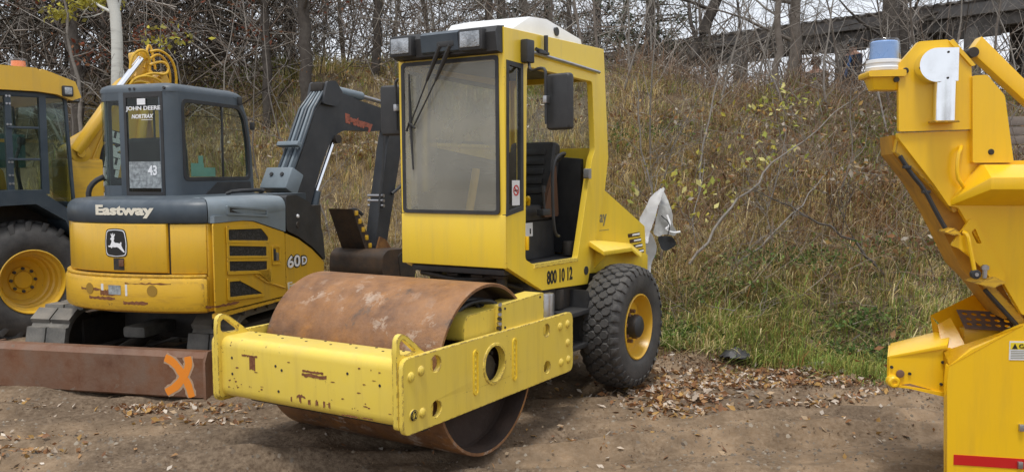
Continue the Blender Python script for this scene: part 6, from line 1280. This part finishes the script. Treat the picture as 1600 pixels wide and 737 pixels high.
# pebbles, clods and straw bits on the dirt
def clods(N, seed, rng_, sz):
    r = np.random.default_rng(seed); x = r.uniform(*rng_[0], N); y = rng_[1][0]+(rng_[1][1]-rng_[1][0])*r.uniform(0, 1, N)**1.2; keep = vnoise(x, y, 1.6, seed)+vnoise(x, y, 5, seed+3)*.5 > r.uniform(.3, 1.1, N); x, y = x[keep], y[keep]; n = len(x); s_ = (sz[0]+(sz[1]-sz[0])*r.uniform(0, 1, n)**5)[:, None, None]
    base = np.array([[1, 0, 0], [.4, .9, 0], [-.8, .6, 0], [-.8, -.6, 0], [.4, -.9, 0], [.1, .1, .8]])[None]*s_*r.uniform(.6, 1.2, (n, 6, 3)); a = r.uniform(0, 6.28, n); c_, q = np.cos(a)[:, None], np.sin(a)[:, None]
    X = base[..., 0]*c_-base[..., 1]*q+x[:, None]; Y = base[..., 0]*q+base[..., 1]*c_+y[:, None]; Z = ground_z(X, Y)+base[..., 2]-.003
    F = (np.array([[0, 1, 5], [1, 2, 5], [2, 3, 5], [3, 4, 5], [4, 0, 5]])[None]+(np.arange(n)*6)[:, None, None]).reshape(-1, 3)
    tn = np.array([(.20, .165, .125), (.13, .10, .075), (.27, .23, .18), (.17, .14, .11)])[r.integers(0, 4, n)]*r.uniform(.7, 1.2, (n, 1)); me = np_mesh('dirt_clods', np.stack([X, Y, Z], -1).reshape(-1, 3), F, np.repeat(tn, 6, 0), True); me.materials.append(M['twig'])
    o = bpy.data.objects.new('dirt_clods', me); COL.objects.link(o); return o
tag(clods(34000, 41, ((-4.2, 4.), (4.6, 8.4)), (.003, .022)), 'small pebbles and crumbs of earth scattered over the dirt', 'pebbles', kind='stuff')
for k, (x, y, s, lab) in enumerate([(2.75, 8.05, .075, 'flat pale stone at the edge of the grass right of the rubber scrap')]):
    o = MB().hull([(random.gauss(0, s), random.gauss(0, s*.7), abs(random.gauss(0, s*.35))) for _ in range(18)], .006).build('stone', mat('pale_stone', (.36, .33, .29), .9, bump=(40, .5)), None); o.location = (x, y, gz(x, y)+.02); tag(o, lab, 'stone')
# ------------------------------------------------------------ people on the ridge, half hidden by the brush
def person(label, x, y, yaw, pose, top, legs, hair, hat=False):
    t = thing('person', label, 'person', (x, y, gz(x, y)), yaw)
    J, Ed, Rr = pose; b = bpy.data.meshes.new('body'); b.from_pydata([Vector(j) for j in J], Ed, []); o = bpy.data.objects.new('body', b); COL.objects.link(o)
    sk = o.modifiers.new('s', 'SKIN'); o.modifiers.new('u', 'SUBSURF').levels = 2
    for i, v in enumerate(b.skin_vertices[0].data): v.radius = Rr[i]; v.use_root = (i == 0)
    me = bpy.data.meshes.new_from_object(o.evaluated_get(bpy.context.evaluated_depsgraph_get())); bpy.data.objects.remove(o)
    me.name = 'body'; me.materials.clear(); me.materials.append(top); me.materials.append(legs); me.materials.append(M['skin'])
    hz = J[3][2]-.06
    for p in me.polygons: p.use_smooth = True; z = p.center.z; p.material_index = 2 if z > hz else (1 if z < J[0][2]-.02 else 0)
    link('body', me, None, t); h = Vector(J[4]); 
    MB().lathe([(0, .12), (.06, .11), (.10, .06), (.112, .0), (.105, -.05)], (h.x-.012, h.y, h.z+.02), 'z', 18).build('hair', hair, t, 60)
    MB().cyl((h.x+.11, h.y, h.z+.0), (h.x+.085, h.y, h.z), .016, .012, seg=8).build('nose', M['skin'], t)
    return t
def stand(sh=0): 
    J = [(0, 0, .95), (0, 0, 1.15), (0, 0, 1.38), (0, 0, 1.50), (.02, 0, 1.63), (0, .19, 1.40), (.05, .24, 1.12), (.18, .20, .92), (.22, .19, .84), (0, -.19, 1.40), (.03, -.25, 1.12), (.10, -.24, .88), (.12, -.24, .80), (0, .10, .90), (.02, .11, .50), (0, .12, .08), (.15, .13, .04), (0, -.10, .90), (.0, -.11, .50), (-.03, -.12, .08), (.12, -.13, .04)]
    E_ = [(0, 1), (1, 2), (2, 3), (3, 4), (2, 5), (5, 6), (6, 7), (7, 8), (2, 9), (9, 10), (10, 11), (11, 12), (0, 13), (13, 14), (14, 15), (15, 16), (0, 17), (17, 18), (18, 19), (19, 20)]
    R_ = [(.12, .16), (.11, .15), (.12, .17), (.055, .055), (.095, .10), (.075, .075), (.055, .055), (.042, .042), (.035, .05), (.075, .075), (.055, .055), (.042, .042), (.035, .05), (.09, .09), (.065, .065), (.05, .05), (.04, .045), (.09, .09), (.065, .065), (.05, .05), (.04, .045)]
    return J, E_, R_
p1 = person('person in a dark jacket with a bright blue strap standing under the canopy', 7.0, 18.6, 200, stand(), M['navy'], M['denim'], M['ink'])
MB().tube([(.13, .10, 1.42), (.15, .04, 1.2), (.14, -.06, 1.0)], .03, 8, 1).build('blue_strap', M['bluec'], p1)
p2 = person('person with brown hair and dark coat half hidden by brush left of the blue strap', 6.35, 18.9, 230, stand(), M['ink'], M['denim'], M['brownh'])
p2.location.z -= .25
